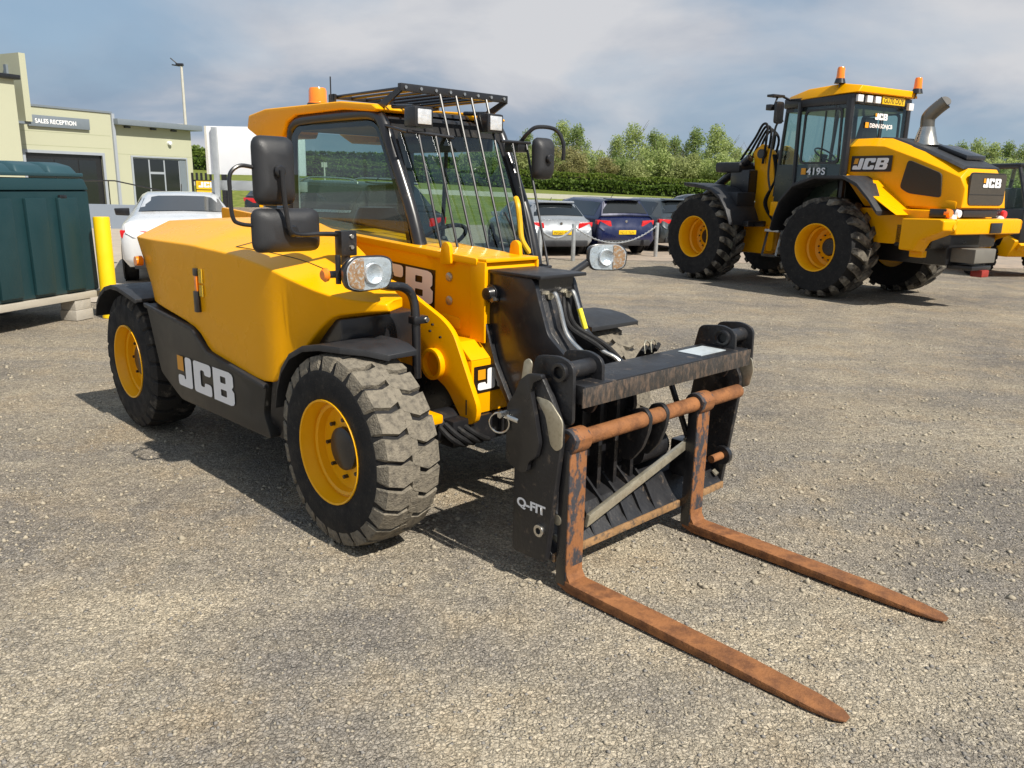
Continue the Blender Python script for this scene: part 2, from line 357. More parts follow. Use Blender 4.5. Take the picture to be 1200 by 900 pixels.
tube('panel_gap', INK, T, [ontop(-.98 + .0 * t, -.80 + .5 * t / 10) for t in range(11)], .003, 6)
# latch, stickers and rear marker on the cover
lt = box('cover_latch', BLK, T, -1.302, -1.268, -.905, -.87, .90, 1.015, .006)
box('latch_strap', ORL, lt, -1.298, -1.272, -.895, -.878, 1.01, 1.10, .002); box('latch_hook', BLK, lt, -1.302, -1.268, -.9, -.87, 1.095, 1.135, .004)
box('safety_sticker', mat('sticker_yellow', (.7, .45, .03), .5, col2=INK.diffuse_color[:3] and (.2, .13, .02), c2=(.55, .6), vscale=60), T, -1.255, -1.215, -.890, -.882, 1.06, 1.135)
box('safety_sticker', MATS['sticker_yellow'], T, -1.255, -1.215, -.890, -.882, .99, 1.05)
MB().lathe([(.001, -.03), (.028, -.03), (.032, 0), (.03, .01)], (-2.19, -.845, 1.10), 'y', 20).build('side_marker', ORL, T)
# fenders
def fender(cx, cy0, cy1, pts, name='mudguard', front=True):
    o = []
    for i, (x, z) in enumerate(pts): o.append((cx + x, z))
    th = .012; m = MB(); secs = []
    n = len(pts)
    for i, (x, z) in enumerate(o):
        k = i / (n - 1); ya = cy0; yb = cy1
        if front and k > .7: ya = cy0 + (cy1 - cy0) * .55 * (k - .7) / .3
        d = .028 if (0 < i) else .02
        secs.append([(x, ya, z - d), (x, ya, z), (x, yb, z + .004), (x, yb, z - .02), (x, ya + (.015 if cy1 > cy0 else -.015), z - .02)])
    m.loft(secs); return m.build(name, PLA, T, .004, smooth=45)
FP = [(-.47, .56), (-.445, .66), (-.40, .75), (-.32, .83), (-.2, .885), (-.06, .912), (.06, .915), (.16, .905), (.26, .875)]
fender(0, -.895, -.56, FP[:-2] + [(.14, .907), (.20, .885)]); fender(0, .95, .55, FP, front=False)
RP = [(-.46, .70), (-.42, .78), (-.34, .85), (-.24, .90), (-.12, .925), (0, .925), (.14, .905), (.3, .88)]
fender(-2.396, -.93, -.5, RP, front=False); fender(-2.396, .93, .5, RP, front=False)
# chassis nose plate and boom
gp = rnd([(-.60, 1.12), (-.40, 1.085), (-.06, .955), (.02, .90), (.205, .56), (.19, .48), (.11, .455), (-.03, .62), (-.18, .675), (-.6, .69)], .05)
prism('boom_side_plate', YEL, T, gp, 'y', -.205, -.175, .004)
MB().ring((-.115, -.218, .725), 'y', .062, .080, .035, 28).build('pivot_ring', YEL, T, .003)
for x, z in ((-.13, .92), (-.15, .885), (-.07, .865)): MB().tube([(x, -.215, z), (x, -.17, z)], .006, 8).build('bolt_hole', INK, T)
box('plate_slot', INK, T, .12, .128, -.207, -.17, .51, .585)
MB().hexa([(.0, -.17, .50), (.12, -.17, .50), (.12, .5, .50), (.0, .5, .50)], [(.0, -.17, .77), (.12, -.17, .77), (.12, .5, .77), (.0, .5, .77)]).build('nose_panel', YEL, T, .006)
MB().hexa([(-.1, -.17, .772), (.118, -.17, .772), (.118, .5, .772), (-.1, .5, .772)], [(-.1, -.17, .85), (.02, -.17, .85), (.02, .5, .85), (-.1, .5, .85)]).build('nose_cap', YEL, T, .004)
fill('nose_decal', [[(0, 0), (.48, 0), (.48, .135), (0, .135)]], frame((.1235, -.155, .605), (0, 1, 0), (0, 0, 1)), DEC, T)
letters(frame((.1250, -.135, .62), (0, 1, 0), (0, 0, 1)) @ Matrix.Diagonal((1.75, 1, 1, 1)), .105, WHT, T, ORD)
box('lower_crossmember', BLK, T, -.05, .14, -.3, .5, .36, .495, .01)
for y in (-.2, .0, .2): box('crossmember_rib', BLK, T, .14, .155, y, y + .02, .37, .49)
kn = box('axle_knuckle', YEL, T, -.02, .14, -.58, -.36, .50, .545, .012)
for y in (-.53, -.43): MB().tube([(.09, y, .54), (.09, y, .57)], .018, 6).build('knuckle_bolt', GALV, kn)
tube('steering_rod', GALV, T, [(.13, -.47, .5), (.13, -.47, .34)], .014); box('rod_clamp', BLK, T, .08, .18, -.52, -.42, .34, .37, .01)
MB().tube([(.16, -.47, .34), (.16, -.47, .30)], .016, 10, r2=.006).build('grease_nipple', RUSTE, T)
for k in range(4): tube('hydraulic_hose', RUB, T, smoothpath([(.1, -.36 + .04 * k, .48), (.17, -.33 + .05 * k, .42), (.12, -.2 + .05 * k, .36), (0, -.1 + .05 * k, .4)]), .014, 8)
bm_ = rnd([(-2.75, .98), (-2.75, 1.40), (-1.1, 1.305), (-.55, 1.278), (.04, 1.245), (.075, 1.21), (.075, .875), (.03, .835), (-.08, .815), (-.2, .88), (-.33, .965), (-1.2, 1.0)], .02)
prism('boom', YEL, T, bm_, 'y', -.05, .30, .022, seg=3)
prism('boom_edge_rail', YEL, T, rnd([(-1.3, 1.315), (.03, 1.25), (.03, 1.215), (-1.3, 1.28)], .01), 'y', -.066, -.04, .008)
# boom mouth collar
for a, b in (((-.062, -.048), (.84, 1.235)), ((.296, .312), (.84, 1.235))): box('collar_side', YEL, T, -.02, .088, a[0], a[1], b[0], b[1], .006)
box('collar_top', YEL, T, -.02, .09, -.055, .305, 1.232, 1.25, .006)
def lug(x, y, z): prism('lifting_eye', YEL, T, rnd([(x - .045, z - .04), (x - .03, z + .06), (x + .0, z + .075), (x + .03, z + .06), (x + .045, z - .04)], .02), 'y', y - .012, y + .012, .004)
lug(-.19, -.068, 1.245); lug(-.06, .29, 1.25)
for x, z in ((-.19, 1.14), (-.19, 1.02)):
    b = MB().lathe([(.001, -.008), (.013, -.008), (.022, -.002), (.024, .004)], (x, -.056, z), 'y', 16).build('boom_bolt', ZNC, T); 
prism('boom_pocket', YELD, T, rnd([(-.25, .90), (-.25, .95), (-.10, .94), (-.10, .88)], .02), 'y', -.056, -.049, .003)
fill('boom_decal', [[(0, 0), (.93, 0), (.93, .205), (0, .205)]], frame((-1.24, -.0525, 1.0), (1, 0, -.045), (0, 0, 1)), DEC, T)
letters(frame((-1.005, -.0545, 1.01), (1, 0, -.045), (0, 0, 1)) @ Matrix.Diagonal((1.72, 1, 1, 1)), .175, WHT, T, ORD)
# ---- gooseneck / boom nose (black)
gk = rnd([(.0, 1.19), (.37, 1.18), (.40, 1.10), (.47, .93), (.60, .84), (.76, .80), (.79, .60), (.62, .44), (.33, .50), (.25, .56), (.13, .74), (.05, .92)], .03)
prism('boom_nose', BLK, T, gk, 'y', -.015, .012, .006); prism('boom_nose', BLK, T, gk, 'y', .248, .275, .006)
box('nose_top_plate', WORN, T, .02, .43, -.03, .29, 1.183, 1.20, .006)
MB().box(.02, .38, .012, .248, .80, 1.18).build('nose_web', BLK, T)
prism('nose_front_web', WORN, T, [(.345, 1.15), (.365, 1.15), (.43, .95), (.56, .80), (.74, .70), (.72, .67), (.53, .76), (.40, .93)], 'y', .03, .17, .006)
prism('nose_flange', WORN, T, rnd([(.04, .96), (.08, .93), (.15, .75), (.27, .56), (.255, .545), (.12, .72), (.03, .91)], .01), 'y', -.045, -.014, .004)
pn = MB().lathe([(.001, -.05), (.03, -.05), (.035, -.02), (.045, -.02), (.045, 0)], (.1, -.015, 1.085), 'y', 20).build('pivot_pin', BLK, T, .003)
MB().tube([(.13, -.055, 1.06), (.13, -.02, 1.06)], .014, 6).build('pin_bolt', CHR, pn); MB().tube([(.065, -.05, 1.10), (.065, -.02, 1.10)], .008, 6).build('pin_grease_nipple', ZNC, pn)
for y0, s in ((.075, 0), (.20, .02)):
    pp = tube('hydraulic_pipe', CHR, T, smoothpath([(.375, y0, 1.10), (.42, y0, 1.115), (.45, y0 + .005, 1.06), (.50, y0 + .01, .93), (.60, y0 + .02, .855), (.67, y0 + .05, .82), (.73, y0 + .07, .76)]), .011, 10)
    MB().tube([(.37, y0, 1.10), (.40, y0, 1.10)], .022, 6).build('pipe_union', ZNC, pp)
tube('pipe_sleeve', mat('yellow_tape', (.75, .65, .03), .5), T, [(.465, .206, 1.035), (.502, .212, .942)], .0135, 10)
for k in range(2): tube('hydraulic_hose', RUB, T, smoothpath([(.38, .18 + .03 * k, 1.08), (.47, .13 + .04 * k, .96), (.60, .22 + .05 * k, .86), (.68, .33 + .04 * k, .70), (.60, .42 + .03 * k, .5)]), .013, 8)

# ---- cab
def cabpath(y): return smoothpath([(-.50, y, 1.12), (-.60, y, 1.42), (-.78, y, 1.77), (-.86, y, 1.915), (-.93, y, 1.957), (-1.1, y, 1.967), (-1.65, y, 1.962), (-1.79, y, 1.94), (-1.85, y, 1.86), (-1.87, y, 1.5), (-1.87, y, 1.0)], 5)
for y in (.035, .905): tube('cab_frame', BLK, T, cabpath(y), .036, 12)
tube('roof_bar', BLK, T, [(-.90, .03, 1.935), (-.90, .91, 1.935)], .03, 10); tube('roof_bar', BLK, T, [(-1.82, .03, 1.93), (-1.82, .91, 1.93)], .03, 10)
# side windows: thin frames and panes
wp = rnd([(-.56, 1.15), (-.63, 1.42), (-.80, 1.76), (-.88, 1.90), (-.95, 1.93), (-1.75, 1.925), (-1.83, 1.86), (-1.84, 1.15)], .04)
def pane(name, y):
    fill(name, [wp], frame((0, y, 0), (1, 0, 0), (0, 0, 1)), GLS, T)
pane('side_window', .012); pane('door_window', .93)
wr = rnd([(-.60, 1.17), (-.67, 1.43), (-.82, 1.73), (-.90, 1.885), (-.96, 1.905), (-1.72, 1.90), (-1.785, 1.85), (-1.79, 1.17)], .04)
for y in (.02, .922):
    o = fill('window_seal', [wp, wr], frame((0, y, 0), (1, 0, 0), (0, 0, 1)), RUB, T, .006)
box('cab_rear_wall', BLK, T, -1.885, -1.86, .05, .90, .8, 1.3); 
fill('rear_window', [rnd([(.06, 1.3), (.88, 1.3), (.88, 1.9), (.06, 1.9)], .03)], frame((-1.875, 0, 0), (0, 1, 0), (0, 0, 1)), GLS, T)
u = Vector((-.36, 0, .78)).normalized()
fill('windscreen', [rnd([(.06, 0), (.88, 0), (.88, .82), (.06, .82)], .02)], frame((-.485, 0, 1.15), (0, 1, 0), u), GLC, T)
fill('windscreen_seal', [[(.04, -.02), (.90, -.02), (.90, .86), (.04, .86)], rnd([(.085, .02), (.855, .02), (.855, .79), (.085, .79)], .04)], frame((-.488, 0, 1.15), (0, 1, 0), u), RUB, T, .006)
box('cab_lower_body', SKI, T, -1.87, -.44, .32, .93, .55, 1.14, .03)
box('cab_dashboard', PLA, T, -.72, -.52, .08, .88, 1.08, 1.22, .03)
box('roof_lining', mat('beige_lining', (.14, .12, .09), .8), T, -1.82, -.92, .06, .90, 1.905, 1.925)
rp = [(-2.36, 1.93), (-2.33, 2.015), (-2.1, 2.045), (-1.22, 2.045), (-.90, 2.016), (-.84, 1.985), (-.88, 1.973), (-1.2, 1.998), (-1.72, 1.99), (-1.83, 1.955), (-1.89, 1.865), (-2.2, 1.865)]
prism('cab_roof', YEL, T, rp, 'y', -.015, .24, .016, seg=3); prism('cab_roof', YEL, T, [(a, b - .0) for a, b in rp], 'y', .70, .955, .016, seg=3)
prism('roof_skylight_frame', BLK, T, [(-2.3, 1.94), (-2.28, 2.03), (-1.2, 2.03), (-.92, 2.0), (-.9, 1.975), (-2.1, 1.95)], 'y', .235, .705, .01)
st = MB().loft([[(-1.55, .33, 1.06), (-1.15, .33, 1.06), (-1.15, .70, 1.06), (-1.55, .70, 1.06)], [(-1.55, .30, 1.15), (-1.12, .30, 1.15), (-1.12, .73, 1.15), (-1.55, .73, 1.15)]]).build('seat_base', BLK, T, .03)
MB().loft([[(-1.60, .32, 1.12), (-1.48, .32, 1.12), (-1.48, .71, 1.12), (-1.60, .71, 1.12)], [(-1.66, .33, 1.35), (-1.56, .33, 1.35), (-1.56, .70, 1.35), (-1.66, .70, 1.35)], [(-1.67, .38, 1.44), (-1.59, .38, 1.44), (-1.59, .65, 1.44), (-1.67, .65, 1.44)]]).build('seat_back', BLK, T, .035)
Ms = Matrix.Translation((-.92, .5, 1.27)) @ Matrix.Rotation(math.radians(-35), 4, 'Y')
MB().lathe([(.155 + .013 * math.cos(a), .013 * math.sin(a)) for a in [2 * PI * k / 8 for k in range(9)]], (0, 0, 0), 'z', 28).xf(Ms).build('steering_wheel', BLK, T, smooth=60)
tube('steering_column', BLK, T, [(-.92, .5, 1.27), (-.78, .5, 1.1)], .03)
tube('grab_handle', mat('yellow_tube', (.75, .42, .01), .4), T, smoothpath([(-.62, .83, 1.52), (-.57, .80, 1.48), (-.55, .80, 1.38), (-.53, .80, 1.28), (-.50, .84, 1.2)]), .018, 10)
tube('wiper_arm', BLK, T, [(-.48, .72, 1.14), (-.585, .85, 1.42)], .007); tube('wiper_arm', BLK, T, [(-.47, .80, 1.14), (-.60, .72, 1.44)], .006)
tube('door_pillar', BLK, T, [(-1.45, .92, 1.0), (-1.38, .92, 1.95)], .014)
box('door_header', BLK, T, -1.84, -.92, .86, .915, 1.80, 1.95, .01); box('door_rear_post', BLK, T, -1.86, -1.74, .86, .92, 1.1, 1.95, .01)
# guards
gd = [(.0 + .115 * i) for i in range(8)]
for i in range(8): tube('roof_guard_bar', BLK, T, [(-1.36, .06 + .103 * i, 2.082), (-.70, .06 + .103 * i, 2.090)], .009, 8)
g1 = box('guard_crossbar', BLK, T, -.72, -.69, .03, .815, 2.072, 2.112, .004)
for i in range(8): MB().tube([(-.69, .06 + .103 * i, 2.092), (-.683, .06 + .103 * i, 2.092)], .009, 8).build('guard_bolt', CHR, g1)
box('guard_crossbar', BLK, T, -1.38, -1.35, .03, .815, 2.068, 2.092, .004)
for y in (.035, .81):
    prism('guard_bracket', BLK, T, rnd([(-1.40, 2.03), (-1.34, 2.03), (-1.33, 2.095), (-1.40, 2.095)], .01), 'y', y - .006, y + .006); prism('guard_bracket', BLK, T, [(-.95, 2.0), (-.86, 1.99), (-.69, 2.07), (-.72, 2.09)], 'y', y - .006, y + .006)
tops = [(-.585, 1.845)] * 2 + [(-.69, 2.075)] * 4 + [(-.585, 1.845)] * 2
for i, (tx, tz) in enumerate(tops):
    tube('screen_guard_bar', BLK, T, [(tx, .065 + .115 * i, tz), (-.34, .055 + .112 * i, 1.13)], .0075, 8)
tube('screen_guard_rail', BLK, T, [(-.60, .0, 1.862), (-.58, .3, 1.845)], .009, 8); tube('screen_guard_rail', BLK, T, [(-.58, .66, 1.845), (-.58, .90, 1.845)], .009, 8)
tube('screen_guard_rail', BLK, T, [(-.34, .04, 1.13), (-.34, .86, 1.13)], .009, 8); tube('screen_guard_strut', BLK, T, [(-.6, .0, 1.86), (-.82, .02, 1.9)], .009, 8); tube('screen_guard_strut', BLK, T, [(-.34, .86, 1.13), (-.5, .9, 1.13)], .009, 8)
def worklight(y):
    l = box('work_light', BLK, T, -.66, -.562, y - .062, y + .062, 1.885, 1.99, .012)
    box('lamp_glass', REFL, l, -.564, -.556, y - .045, y + .045, 1.9, 1.977, .006); tube('lamp_bracket', BLK, l, [(-.62, y - .03, 1.99), (-.8, y - .03, 2.0)], .012, 8)
worklight(.085); worklight(.60)
bc = MB().lathe([(.001, 0), (.062, 0), (.062, .015), (.056, .018), (.054, .085), (.048, .1), (.001, .103)], (-1.62, .09, 2.05), 'z', 24).build('beacon', ORL, T, smooth=30)
MB().lathe([(.001, -.006), (.066, -.006), (.066, .012), (.001, .012)], (-1.62, .09, 2.046), 'z', 24).build('beacon_base', BLK, bc)
tube('aerial', BLK, T, [(-1.36, .02, 2.06), (-1.36, .02, 2.19)], .004, 6)
# mirrors and lamps
def mirror(c, wy, hz, nm='mirror'):
    m = MB(); secs = []
    for t, s in ((-.012, .97), (0, 1), (.018, .97), (.04, .8), (.052, .5)):
        P = rnd([(-wy / 2 * s, -hz / 2 * s), (wy / 2 * s, -hz / 2 * s), (wy / 2 * s, hz / 2 * s), (-wy / 2 * s, hz / 2 * s)], .045 * s, 4)
        secs.append([(c[0] + t, c[1] + a, c[2] + b) for a, b in P])
    e = m.loft(secs).build(nm, PLA, T, smooth=50)
    fill('mirror_glass', [rnd([(-wy / 2 * .9, -hz / 2 * .93), (wy / 2 * .9, -hz / 2 * .93), (wy / 2 * .9, hz / 2 * .93), (-wy / 2 * .9, hz / 2 * .93)], .03)], frame((c[0] - .0125, c[1], c[2]), (0, -1, 0), (0, 0, 1)), mat('mirror_silver', (.8, .8, .8), .03, metal=1, var=0), e)
    MB().lathe([(.001, .075), (.02, .075), (.026, .068), (.026, .045)], c, 'x', 16).build('mirror_pivot', BLK, e)
    return e
mirror((-.42, -.875, 1.637), .195, .298); mirror((-.42, -.825, 1.378), .335, .195)
tube('mirror_arm', BLK, T, smoothpath([(-.36, -.55, 1.355), (-.345, -.68, 1.362), (-.34, -.80, 1.362), (-.34, -.845, 1.38), (-.34, -.86, 1.44), (-.34, -.872, 1.55), (-.34, -.875, 1.64)]), .011, 10)
tube('mirror_arm', BLK, T, smoothpath([(-.42, -.965, 1.65), (-.42, -1.03, 1.655), (-.42, -1.075, 1.62), (-.42, -1.08, 1.55), (-.42, -1.075, 1.44), (-.42, -1.04, 1.41), (-.42, -.95, 1.40)]), .009, 10)
br = box('mirror_bracket', BLK, T, -.36, -.30, -.61, -.525, 1.26, 1.375, .006)
for z in (1.30, 1.35): MB().tube([(-.30, -.555, z), (-.292, -.555, z)], .01, 6).build('bracket_bolt', CHR, br)
mirror((-.5, .925, 1.755), .16, .24)
tube('mirror_arm', BLK, T, smoothpath([(-.62, .85, 1.84), (-.56, .86, 1.90), (-.52, .90, 1.935), (-.47, 1.0, 1.925), (-.43, 1.03, 1.85), (-.43, 1.035, 1.75)]), .012, 10)
box('mirror_arm_mount', BLK, T, -.70, -.58, .80, .89, 1.79, 1.85, .01)
def headlamp(y, z, sg, yaw=0):
    W2, H2, x = .122, .074, .1
    P = rnd([(-W2 * .92, -H2 * .75), (-W2 * .5, -H2), (W2 * .8, -H2 * .93), (W2, -H2 * .2), (W2 * .97, H2 * .75), (W2 * .6, H2 * .97), (-W2 * .6, H2), (-W2, H2 * .4)], .03, 3)
    if sg > 0: P = [(-a, b) for a, b in P][::-1]
    def ring(s, t): return [(x + t, y + a * s, z + b * s) for a, b in P]
    h = MB().loft([ring(.55, -.065), ring(.85, -.045), ring(1.0, -.01), ring(1.02, .012), ring(.96, .016)]).build('headlamp', BLK, T, smooth=45)
    MB().loft([ring(.93, .0165), ring(.93, .018)]).build('lamp_reflector', REFL, h)
    MB().lathe([(.001, .02), (.03, .024), (.042, .034), (.046, .022)], (x, y + sg * -.015, z), 'x', 20).build('lamp_bowl', REFL, h)
    t = .55
    q = [p for p in P]; 
    lim = -W2 * .28 if sg < 0 else W2 * .28
    q = [(min(a, lim), b) if sg < 0 else (max(a, lim), b) for a, b in P]
    MB().loft([[(x + .019, y + a * .9, z + b * .9) for a, b in q], [(x + .024, y + a * .86, z + b * .86) for a, b in q]], cap=True).build('indicator_lens', mat('amber_reflector', (.75, .36, .16), .2, metal=.5, var=.5, vscale=35, col2=(.85, .8, .75), c2=(.5, .6)), h)
    MB().loft([ring(.95, .0265), ring(.9, .034)]).build('lamp_cover', LENS, h, smooth=60)
    if yaw:
        MM = Matrix.Translation((x, y, z)) @ Matrix.Rotation(yaw, 4, 'Z') @ Matrix.Translation((-x, -y, -z))
        for o_ in [h] + list(h.children): o_.data.transform(MM)
headlamp(-.744, 1.226, -1); headlamp(.84, 1.222, 1, -.42)
tube('lamp_post', BLK, T, smoothpath([(.05, -.70, 1.18), (.04, -.60, 1.155), (.03, -.50, 1.14), (.035, -.455, 1.09), (.05, -.45, .98), (.055, -.45, .72)]), .021, 12)
tube('lamp_stay', BLK, T, [(-.33, -.57, 1.28), (-.33, -.57, 1.18)], .022, 8); tube('lamp_stay', BLK, T, [(.03, -.84, 1.18), (.03, -.84, 1.30)], .012, 8)
pc = box('post_clamp', BLK, T, .03, .08, -.48, -.40, .975, 1.01, .006); MB().tube([(.08, -.41, .992), (.085, -.41, .992)], .012, 6).build('clamp_bolt', CHR, pc)
MB().lathe([(.001, -.012), (.02, -.012), (.03, 0), (.028, .01)], (-.02, -.875, 1.215), 'y', 18).build('side_repeater', ORL, T); tube('repeater_mount', BLK, T, [(-.02, -.86, 1.215), (.03, -.80, 1.22)], .016, 8)
tube('lamp_post', BLK, T, smoothpath([(.04, .78, 1.205), (.05, .68, 1.17), (.05, .52, 1.11), (.0, .35, 1.07)]), .021, 12)
tube('body_side_left', YEL, T, [(-1.8, .9, .7), (-.6, .9, .7)], .06, 10)
tr_ = box('under_cover_panel', BLK, T, -.5, -.12, -.74, -.30, .80, 1.0, .01)

# ------------------------------------------------------------------ fork carriage
K = empty('fork_carriage', TO, TH_ROT, 'black steel fork carriage with rusty fork shaft on the nose of the compact telehandler', 'fork carriage')
for (y0, y1, mir) in ((-.475, -.447, 0), (.832, .86, 1)):
    P = rnd([(.735, .105), (.925, .11), (.985, .62), (.985, .70), (.93, .80), (.87, .885), (.82, .87), (.79, .80), (.735, .745), (.70, .50), (.735, .49)], .02)
    sp_ = prism('side_plate', WORN, K, P, 'y', y0, y1, .005)
    if not mir:
        prism('locking_lever', ZNC, K, rnd([(.755, .74), (.785, .93), (.81, .945), (.83, .93), (.81, .78), (.79, .74)], .012), 'y', -.484, -.477, .002)
        prism('locking_leaf', ZNC, K, rnd([(.85, .80), (.93, .795), (1.0, .73), (1.0, .62), (.97, .60), (.94, .62), (.91, .73)], .02), 'y', -.484, -.477, .002)
        prism('hook_plate', BLK, K, rnd([(.715, .51), (.715, .74), (.76, .80), (.785, .855), (.83, .89), (.90, .897), (.905, .88), (.86, .86), (.845, .82), (.875, .72), (.90, .62), (.885, .56), (.845, .53), (.835, .485), (.80, .475), (.74, .495)], .012), 'y', -.505, -.482, .004)
        text('lettering', 'Q-FIT', frame((.757, -.476, .315), (1, 0, 0), (0, 0, 1)), .052, WHT, K, bold=.0022, xs=1.25)
        MB().ring((.893, -.478, .245), 'y', .014, .026, .02, 20).build('bushing', CHR, K, .002)
        MB().lathe([(.001, 0), (.013, 0), (.013, .01)], (.893, -.4775, .245), 'y', 16).build('bushing_hole', INK, K)
        MB().tube([(.955, -.445, .30), (.955, -.38, .30)], .022, 12).build('stop_pin', ZNC, K)
        r = MB().lathe([(.042 + .004 * math.cos(a), .004 * math.sin(a)) for a in [2 * PI * k / 6 for k in range(7)]], (0, 0, 0), 'y', 24).xf(Matrix.Translation((.70, -.53, .665)) @ Matrix.Rotation(.5, 4, 'Z')).build('pin_ring', CHR, K, smooth=60)
        MB().tube([(.70, -.52, .70), (.78, -.50, .685)], .011, 10).build('lock_pin', CHR, r); MB().tube([(.72, -.55, .705), (.72, -.50, .705)], .014, 6).build('pin_head', CHR, r)
    else:
        prism('locking_leaf', ZNC, K, rnd([(.93, .70), (.99, .80), (1.02, .80), (1.035, .74), (1.02, .66), (.97, .64)], .015), 'y', .865, .873, .002)
        MB().ring((.93, .825, .285), 'y', .018, .05, .03, 20).build('bushing', BLK, K, .003); MB().tube([(.93, .72, .285), (.93, .83, .285)], .02, 12).build('stop_pin', RUST, K)
for ya, yb in ((-.425, -.255), (.735, .90)):
    for i, y in enumerate((ya, yb)):
        P = rnd([(.76, .77), (.80, .95), (.93, .965), (1.0, .94), (1.005, .80 if i == 0 and ya > 0 or i == 1 and ya < 0 else .70), (.95, .70)], .03)
        prism('hook_bracket', WORN, K, P, 'y', y - .009, y + .009, .003)
    MB().tube([(.94, ya, .905), (.94, yb, .905)], .034, 18).build('hook_tube', WORN, K, .003)
    MB().ring((.94, ya - .012, .905), 'y', .024, .038, .03, 20).build('tube_collar', BLK, K, .002); MB().lathe([(.001, 0), (.023, 0)], (.94, ya - .013, .905), 'y', 16).build('tube_bore', INK, K)
box('top_beam', WORN, K, .815, 1.033, -.40, .80, .782, .858, .004); box('beam_worn_face', RUSTS, K, 1.033, 1.038, -.415, .82, .775, .853, .002)
box('capacity_plate', mat('aluminium_plate', (.55, .6, .62), .45, metal=.3, var=.1, vscale=40), K, .86, .99, .46, .67, .8582, .8605)
MB().tube([(.982, -.435, .632), (.982, .83, .632)], .034, 20).build('fork_shaft', RUST, K, .004)
for y in (.065, .19):
    P = rnd([(.86, .43), (.93, .43), (.985, .50), (1.015, .585), (1.02, .65), (.985, .685), (.93, .67), (.90, .60), (.86, .60)], .02)
    prism('shaft_support', WORN, K, P, 'y', y - .012, y + .012, .004)
pan = [(.94, .115), (.94, .14), (.90, .175), (.84, .26), (.74, .30), (.74, .28), (.82, .24), (.885, .14), (.90, .115)]
for y in (-.40, .80): MB().tube([(.90, y, .20), (.925, y, .185)], .012, 6).build('pan_bolt', ZNC, K)
prism('bottom_pan', WORN, K, pan, 'y', -.445, .83, .004); box('pan_lip', RUSTE, K, .935, .948, -.445, .83, .112, .146, .003)
for y in (-.33, -.17, -.05, .06, .17, .27): prism('pan_gusset', WORN, K, [(.935, .145), (.93, .152), (.87, .25), (.74, .36), (.74, .285), (.84, .24)], 'y', y - .006, y + .006)
for y, zt in ((-.28, .78), (-.12, .78), (.0, .78), (.115, .78), (.24, .6)): box('upright_rib', WORN, K, .745, .80, y - .012, y + .012, .26, zt, .003)
box('back_plate', BLK, K, .72, .748, -.44, .26, .27, .78, .003); MB().tube([(.79, .25, .40), (.79, .45, .40)], .07, 16).build('cross_tube', WORN, K)
box('lower_back_plate', WORN, K, .73, .75, .26, .55, .26, .42, .003); box('slide_box', BLK, K, .83, .93, .50, .60, .24, .42, .01)
tie = MB().hexa([(.955, -.28, .225), (.975, -.28, .225), (.975, -.265, .275), (.955, -.265, .275)], [(.935, .46, .405), (.955, .46, .405), (.955, .455, .445), (.935, .455, .445)]).build('tie_bar', ZNC, K, .003)
box('tie_bar_end', ZNC, tie, .93, .96, .455, .53, .41, .455, .004)
tube('chain_link_bar', WORN, K, [(.80, .46, .78), (.93, .505, .43)], .014, 8)
for y in (.545, .59): tube('lock_bolt', CHR, K, [(.93, y, .375 - (y - .545)), (.945, y, .375 - (y - .545))], .012, 8)
for k, y in enumerate((.31, .36)): tube('wire_loop', ZNC, K, smoothpath([(.80, y - .02, .86), (.79, y - .015, .90), (.78, y + .01, .915), (.78, y + .035, .90), (.79, y + .04, .86)]), .003, 6)
for k in range(3): tube('service_hose', RUB, K, smoothpath([(.79, .28 + .05 * k, .865), (.77, .33 + .05 * k, .88), (.70, .36 + .04 * k, .80), (.60, .34 + .03 * k, .6)]), .012, 8)
recenter(K, (.85, .19, 0))

# ------------------------------------------------------------------ pallet forks
def fork(y, label):
    f = empty('pallet_fork', TO, TH_ROT, label, 'fork', 'pallet forks')
    MB().loft([[(.965, y, .02), (1.01, y, .05), (1.01, y + .1, .05), (.965, y + .1, .02)], [(.965, y, .60), (1.01, y, .60), (1.01, y + .1, .60), (.965, y + .1, .60)]]).build('shank', RUSTB, f, .004)
    box('shank_side_shade', BLK, f, .957, 1.005, y - .0025, y + .0, .03, .60, .001)  # thin black sheet: shade on the shank's near side, put into the colour
    x0 = .965; xs = [x0, 1.0, 1.02, 1.05, 1.4, 1.8, 2.04, 2.12, 2.15]; zt = [.05, .05, .048, .045, .04, .032, .02, .014, .01]; wd = [0, 0, 0, 0, 0, 0, .005, .015, .034]; zb = [.02, .008, .004, .002, .002, .002, .003, .004, .004]
    xs[0] = x0; secs = [[(x, y + w_, b), (x, y + w_, t), (x, y + .1 - w_, t), (x, y + .1 - w_, b)] for x, t, w_, b in zip(xs, zt, wd, zb)]
    MB().loft(secs).build('blade', RUST, f, .003, smooth=30)
    MB().prism(rnd([(1.008, .049), (1.03, .047), (1.012, .075), (1.009, .12)], .004), 'y', y + .002, y + .098).build('heel_fillet', RUST, f)
    h = MB().ring((.982, y + .05, .632), 'y', .036, .051, .1, 24).build('hook_collar', RUSTB, f, .004)
    prism('hook_root', RUSTB, f, [(.967, .60), (1.01, .60), (1.03, .62), (1.038, .65), (1.0, .66), (.965, .61)], 'y', y + .001, y + .099, .002)
    recenter(f, (.985, y + .05, 0)); return f
fork(-.44, 'rusty pallet fork nearest the camera, at the lettered end of the carriage')
fork(.443, 'rusty pallet fork farther from the camera, next to the right end of the carriage')
